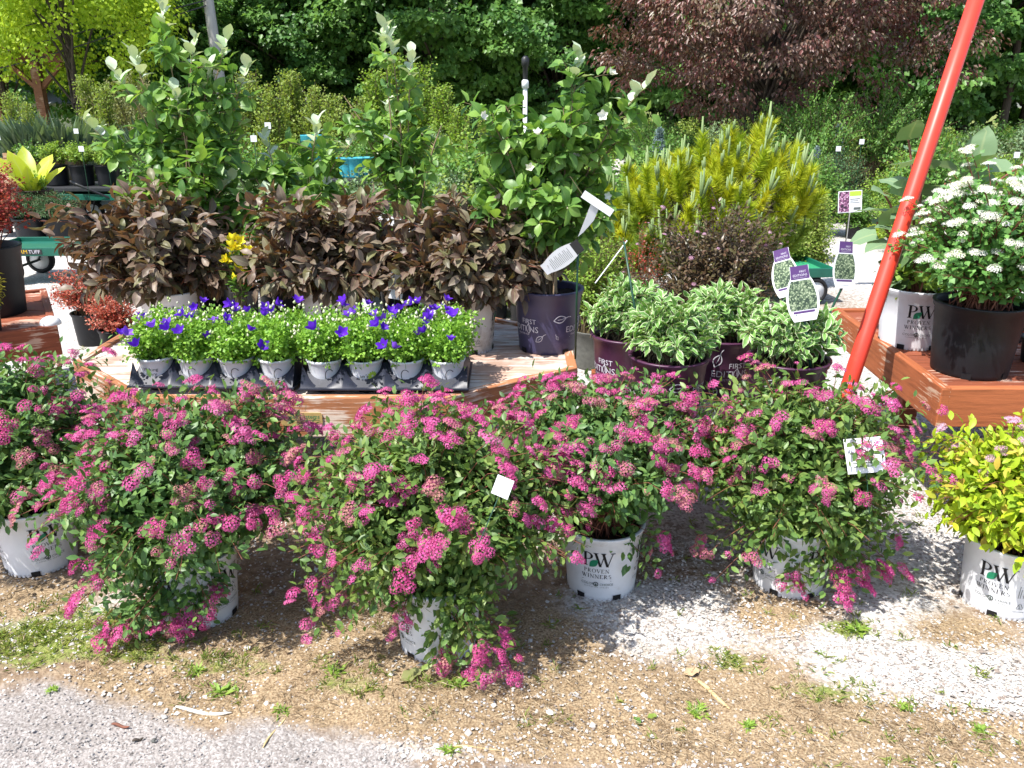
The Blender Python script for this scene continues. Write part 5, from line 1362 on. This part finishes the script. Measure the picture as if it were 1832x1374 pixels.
# small white plant tags on stakes in the rows
for (px, py, zc) in ((502,222,9), (478,244,9), (215,233,11), (168,232,11.5), (33,243,11.8), (1775,272,9.6), (1790,285,9.5), (1735,282,9.8), (1515,250,11), (1475,262,11), (180,262,10.5)):
    p = pixd(px, py, zc); t = thing('row_tag', 'small white tag on a stake among the nursery rows', 'tag', (p.x, p.y-.5, 0), 0, 'white row tags')
    flat(t, 'card', [(-.032, p.z-.035), (.032, p.z-.035), (.032, p.z+.03), (-.032, p.z+.03)], M['card'], 0, .003)
    MB().tube([(0, .006, 0), (0, .006, p.z)], .004, 5).build('stake', M['stake_green'], t)
# teal pots on a table
table('dark table carrying teal pots behind the mock oranges', -2.75, -1.55, 9.9, .6, .72)
for k, (px, py) in enumerate(((640, 292), (565, 240), (628, 296), (655, 290))):
    p = pixd(px, py, 9.7); t = thing('teal_pot', 'glossy teal pot glimpsed behind the mock oranges', 'pot', (p.x, 9.8+.1*(k % 2), .72 if k != 1 else 0), 0, 'teal pots')
    Pot(t, .12, .09, .22 if k != 1 else max(.4, p.z), M['teal'], k=24)
t = thing('picture_sign', 'plant sign with pink blossom picture on a grey stake by the gravel', 'sign', pix(1505, 505))
p = pixd(1520, 380, 6.9); dv = p-t.location
o = flat(t, 'panel', [(-.1, 0), (.1, 0), (.1, .18), (-.1, .18)], M['card'], 0, .004); o.location = dv; o.rotation_euler = (-.1, math.radians(-4), 0)
flat(o, 'picture', [(-.094, .006), (-.008, .006), (-.008, .174), (-.094, .174)], M['photo_pink'], .0045, .0008)
flat(o, 'green_band', [(-.004, .135), (.094, .135), (.094, .174), (-.004, .174)], M['daisy_green'], .0045, .0008)
flatprint(o, 'print', Flat().add(hbar(0, .085, .11, .005)).add(hbar(0, .07, .095, .004)).add(hbar(0, .08, .08, .004)).add(hbar(.03, .09, .03, .02)), M['print_grey'], .006)
MB().tube([(0, .004, 0), tuple(dv+Vector((0, .004, .02)))], .008, 6).build('stake', M['steel'], t)
# lamp stake
p = pixd(940, 100, 10.2); t = thing('garden_lamp', 'white post with a dark cylindrical lamp head rising above the shrubs', 'lamp', (p.x, p.y, 0))
MB().tube([(0, 0, 0), (0, 0, p.z-.38)], .028, 10).build('post', M['white_paint'], t, True)
MB().lathe([(0, p.z-.385), (.045, p.z-.38), (.045, p.z-.30), (.03, p.z-.28)], 14).build('socket', M['white_paint'], t, True)
MB().lathe([(.03, p.z-.279), (.036, p.z-.12), (.05, p.z-.11), (.05, p.z-.03), (.02, p.z), (0, p.z)], 14).build('lamp_head', M['black_metal'], t, True)
# raised timber planters
for (px, py, zc) in ((78, 272, 11.9), (66, 282, 11.2)):
    p = pixd(px, py, zc); t = thing('planter_box', 'orange timber planter box behind the black table', 'planter', (p.x, p.y, 0), 0, 'timber planters')
    w, dd, h = .9, .5, max(.3, p.z)
    for s in (-1, 1):
        MB().box((0, s*dd/2, h/2), (w, .03, h)).build('side_board', M['wood_bed'], t); MB().box((s*(w/2-.0151), 0, h/2), (.03, dd-.032, h-.004)).build('end_board', M['wood_bed'], t)
    MB().box((0, 0, h-.06), (w-.064, dd-.032, .04)).build('soil', M['soil'], t)

# ------------------------------------------------------------------ pergola, shed, utility pole
t = thing('pergola', 'brown timber pergola half hidden by the lime tree', 'pergola', (-12.65, 21.0, 0))
for (x, y) in ((-1.6, 0), (1.15, 0), (-1.6, 2.8), (1.15, 2.8)):
    o = MB().box((x, y, 1.22), (.2, .2, 2.44)).build('post', M['wood_brown'], t)
    for s in (-1, 1):
        Mx = Matrix.Rotation(s*PI/4, 3, 'Y'); MB().box((x+s*.33, y-.004, 2.12), (.10, .10, .85), M=Mx).build('brace', M['wood_brown'], t)
for y in (0, 2.8): MB().box((-.2, y, 2.54), (4.4, .12, .2)).build('beam', M['wood_brown'], t)
for k in range(9): MB().box((-2.2+k*.5, 1.4, 2.72), (.06, 4.0, .16)).build('rafter', M['wood_brown'], t)
t = thing('shed', 'long low shed with white wall and grey roof beyond the pergola', 'building', (-18.5, 30.0, 0))
MB().box((0, 0, .75), (13, 3, 1.5)).build('wall', M['white_paint'], t)
MB().add([(-6.8,-1.9,1.48), (6.8,-1.9,1.48), (6.8,0,2.7), (-6.8,0,2.7), (-6.8,1.9,1.48), (6.8,1.9,1.48)], [(0,1,2,3), (3,2,5,4), (0,3,4), (1,5,2), (0,4,5,1)]).build('roof', M['roof_grey'], t)
for k in range(5):
    f = MB().box((-5+k*2.5, -1.52, .85), (.9, .05, .7)).build('window', M['roof_grey'], t); MB().box((-5+k*2.5, -1.55, .47), (1.0, .08, .06)).build('sill', M['white_paint'], f)
p = pixd(386, 0, 18.0); q = pixd(390, 120, 18.0)
t = thing('utility_pole', 'grey timber utility pole rising before the forest', 'pole', (q.x+.08, q.y, 0)); q0 = q.x+.08
MB().tube([(0, 0, 0), (q.x-q0, 0, q.z), (p.x-q0, 0, p.z), (p.x-q0-.25, 0, 9)], [.125, .118, .112, .10], 12).build('shaft', M['pole_grey'], t, True)
MB().box((p.x-q0-.22, -.2, 8.3), (2.4, .1, .12)).build('crossarm', M['pole_grey'], t)
for k, (z0, x1, z1) in enumerate(((4.0, 6.0, 6.2), (3.6, -9.0, 1.9), (3.5, -8.0, 1.6))):
    MB().tube([(p.x-q0, -.16, z0), ((p.x-q0+x1)/2, -.2, (z0+z1)/2-.15), (x1, -.2, z1)], .014, 5).build('cable', M['wire'], t, True)

# ------------------------------------------------------------------ trees
def clumps(g, cen, per, cr, flat_, leaf, tm, hang=.35, out=None):
    n = len(cen)*per; c = np.repeat(cen, per, 0)
    v = nrm(rand(g, n))*(g.uniform(0, 1, (n, 1))**.45); k = np.repeat(g.uniform(.65, 1.25, (len(cen), 1)), per, 0)*cr
    P = c+v*k*np.array([1, 1, flat_])
    o = nrm(c-(out if out is not None else 0)*np.array([1, 1, 1]))
    d = nrm(v*np.array([1, 1, .3]))+o*.5+np.array([0, 0, -hang])+rand(g, n)*.3
    nn = np.array([0, 0, .9])+o*.55+rand(g, n)*.42
    return scatter(tm, frames(d, nn), g.uniform(leaf*.65, leaf*1.2, n), P, np.repeat(g.uniform(0, 1, len(cen)), per)*.6+g.uniform(0, .4, n))
def ell(g, n, rx, ry, zc, rz, rmin, low=-1.0):
    ph = g.uniform(0, 2*PI, n); s = g.uniform(low, 1, n); c = np.sqrt(1-s*s); r = g.uniform(rmin, 1, n)**.6
    lump = 1+.14*np.sin(4*ph+5*s)+.1*np.sin(9*ph+3*s)
    return np.stack([rx*c*np.cos(ph)*r*lump, ry*c*np.sin(ph)*r*lump, zc+rz*s*r], 1)
def limbs(g, h0, cen, nl, r):
    lines = []
    for q in cen[g.choice(len(cen), nl, False)]:
        a = np.array([g.normal(0, .08), g.normal(0, .08), h0*g.uniform(.6, 1.3)]); m = (a+q)/2+np.array([0, 0, .35])+rand(g, 1)[0]*.15
        ts = np.linspace(0, 1, 6)[:, None]; lines.append((1-ts)**2*a+2*ts*(1-ts)*m+ts*ts*q)
    return lines
def tree_mesh(seed, ncl, per, rx, ry, zc, rz, cr, flat_, leaf, tm, mat, h0, tr, hang=.35, low=-1.0, rmin=.35, nl=26, lean=0.0):
    g = np.random.default_rng(seed); cen = ell(g, ncl, rx, ry, zc, rz, rmin, low)
    V, T, A = clumps(g, cen, per, cr, flat_, leaf, tm, hang, np.array([0, 0, zc]))
    lv, lt = tubes(limbs(g, h0, cen, nl, tr), tr*.3, tr*.07, 5)
    tv, tt = tubes([np.array([(0, 0, -.1), (.02, 0, h0*.5), (lean*.4, .03, h0), (lean, 0, zc+rz*.4)])], tr, tr*.45, 9)
    return (np_mesh('crown', V, T, A, M[mat]), np_mesh('trunk', tv, tt, None, M['bark'], True), np_mesh('limbs', lv, lt, None, M['bark'], True))
def tree(name, label, ms, loc, rz=0, s=1.0, group=None):
    t = thing(name, label, 'tree', loc, rz, group, s)
    mk('crown', ms[0], t, 'stuff'); mk('trunk', ms[1], t); mk('limbs', ms[2], t); return t
MAPS = [tree_mesh(900+k, 380, 125, 3.9, 3.7, 4.9, 4.3, .60, .42, .155, L_MAPLE, 'maple_leaf', 2.2, .22, low=-.97) for k in range(3)]
g = random.Random(4)
fr = [(-14.5,29.5), (-10.2,28.6), (-6.2,28), (-2.4,27), (1.4,26.6), (5.0,27.4), (9.4,28), (13.2,27), (17.2,28.6), (-18.5,31)]
for k, (x, y) in enumerate(fr):
    tree('maple_tree', 'dark green maple in the front line of the woodland edge', MAPS[k % 3], (x, y, 0), g.uniform(0, 6.3), g.uniform(.92, 1.08), 'maples at the woodland edge')
for k in range(10):
    tree('maple_tree', 'dark green maple standing deeper in the woodland', MAPS[(k+1) % 3], (-24+k*5.2, 34+g.uniform(-1, 1.5), 0), g.uniform(0, 6.3), g.uniform(1.15, 1.4), 'maples deeper in the woodland')
# far woodland mass that reads as one
gg = np.random.default_rng(950); n = 900; cen = np.stack([gg.uniform(-42, 42, n), gg.uniform(39, 46, n), gg.uniform(.3, 15, n)], 1)
V, T, A = clumps(gg, cen, 26, 1.5, .7, .8, L_MAPLE, .3, np.array([0, 40, 4.0]))
o = mk('woodland', np_mesh('woodland', V, T, A, M['maple_leaf']), None, 'stuff'); tag(o, 'dense dark woodland filling the distance behind the maples', 'woodland')
# understorey trunks
tm_ = np_mesh('trunk', *tubes([np.array([(0, 0, -.1), (.05, 0, 2), (0, .05, 5), (.1, 0, 9)])], .14, .08, 8), None, M['bark'], True)
for k, (x, y) in enumerate([(-8.4, 26.8), (-4.3, 27.6), (3.2, 28.5), (7.2, 26.9), (11.4, 28.8), (15.2, 26.4), (12.8, 25.6)]):
    tree_o = thing('bare_trunk', 'slim bare trunk standing in the dark woodland edge', 'tree', (x, y, 0), k*1.3, 'bare trunks in the woodland'); mk('trunk', tm_, tree_o)
pm_ = tree_mesh(960, 520, 110, 3.3, 2.6, 3.75, 2.65, .42, .5, .085, lf2(.27, .25, .1), 'purple_leaf', 1.5, .10, hang=.7, low=-.95, rmin=.3, nl=60)
p = pixd(1365, 200, 14.2); tree('purple_tree', 'purple-leaved ornamental crabapple towering behind the golden pine', pm_, (p.x, p.y, 0))
lm = tree_mesh(970, 400, 95, 3.0, 2.6, 4.7, 3.1, .40, 1.15, .085, L_2R, 'ginkgo_leaf', 2.2, .11, hang=.8, low=-.9, rmin=.25, nl=12)
p = pixd(135, 160, 18.0); tree('lime_tree', 'bright lime weeping tree with twin grey trunks over the pergola', lm, (p.x, p.y, 0)); 
p = pixd(-60, 150, 19.5); tree('lime_tree', 'second lime green tree spilling in past the pergola beam', lm, (p.x, p.y+1.5, 0), 2.0, .95)
p = pixd(280, 60, 22); tree('round_tree', 'bright green broadleaf tree between lime tree and utility pole', MAPS[1], (p.x, p.y, 0), 1.0, .62)
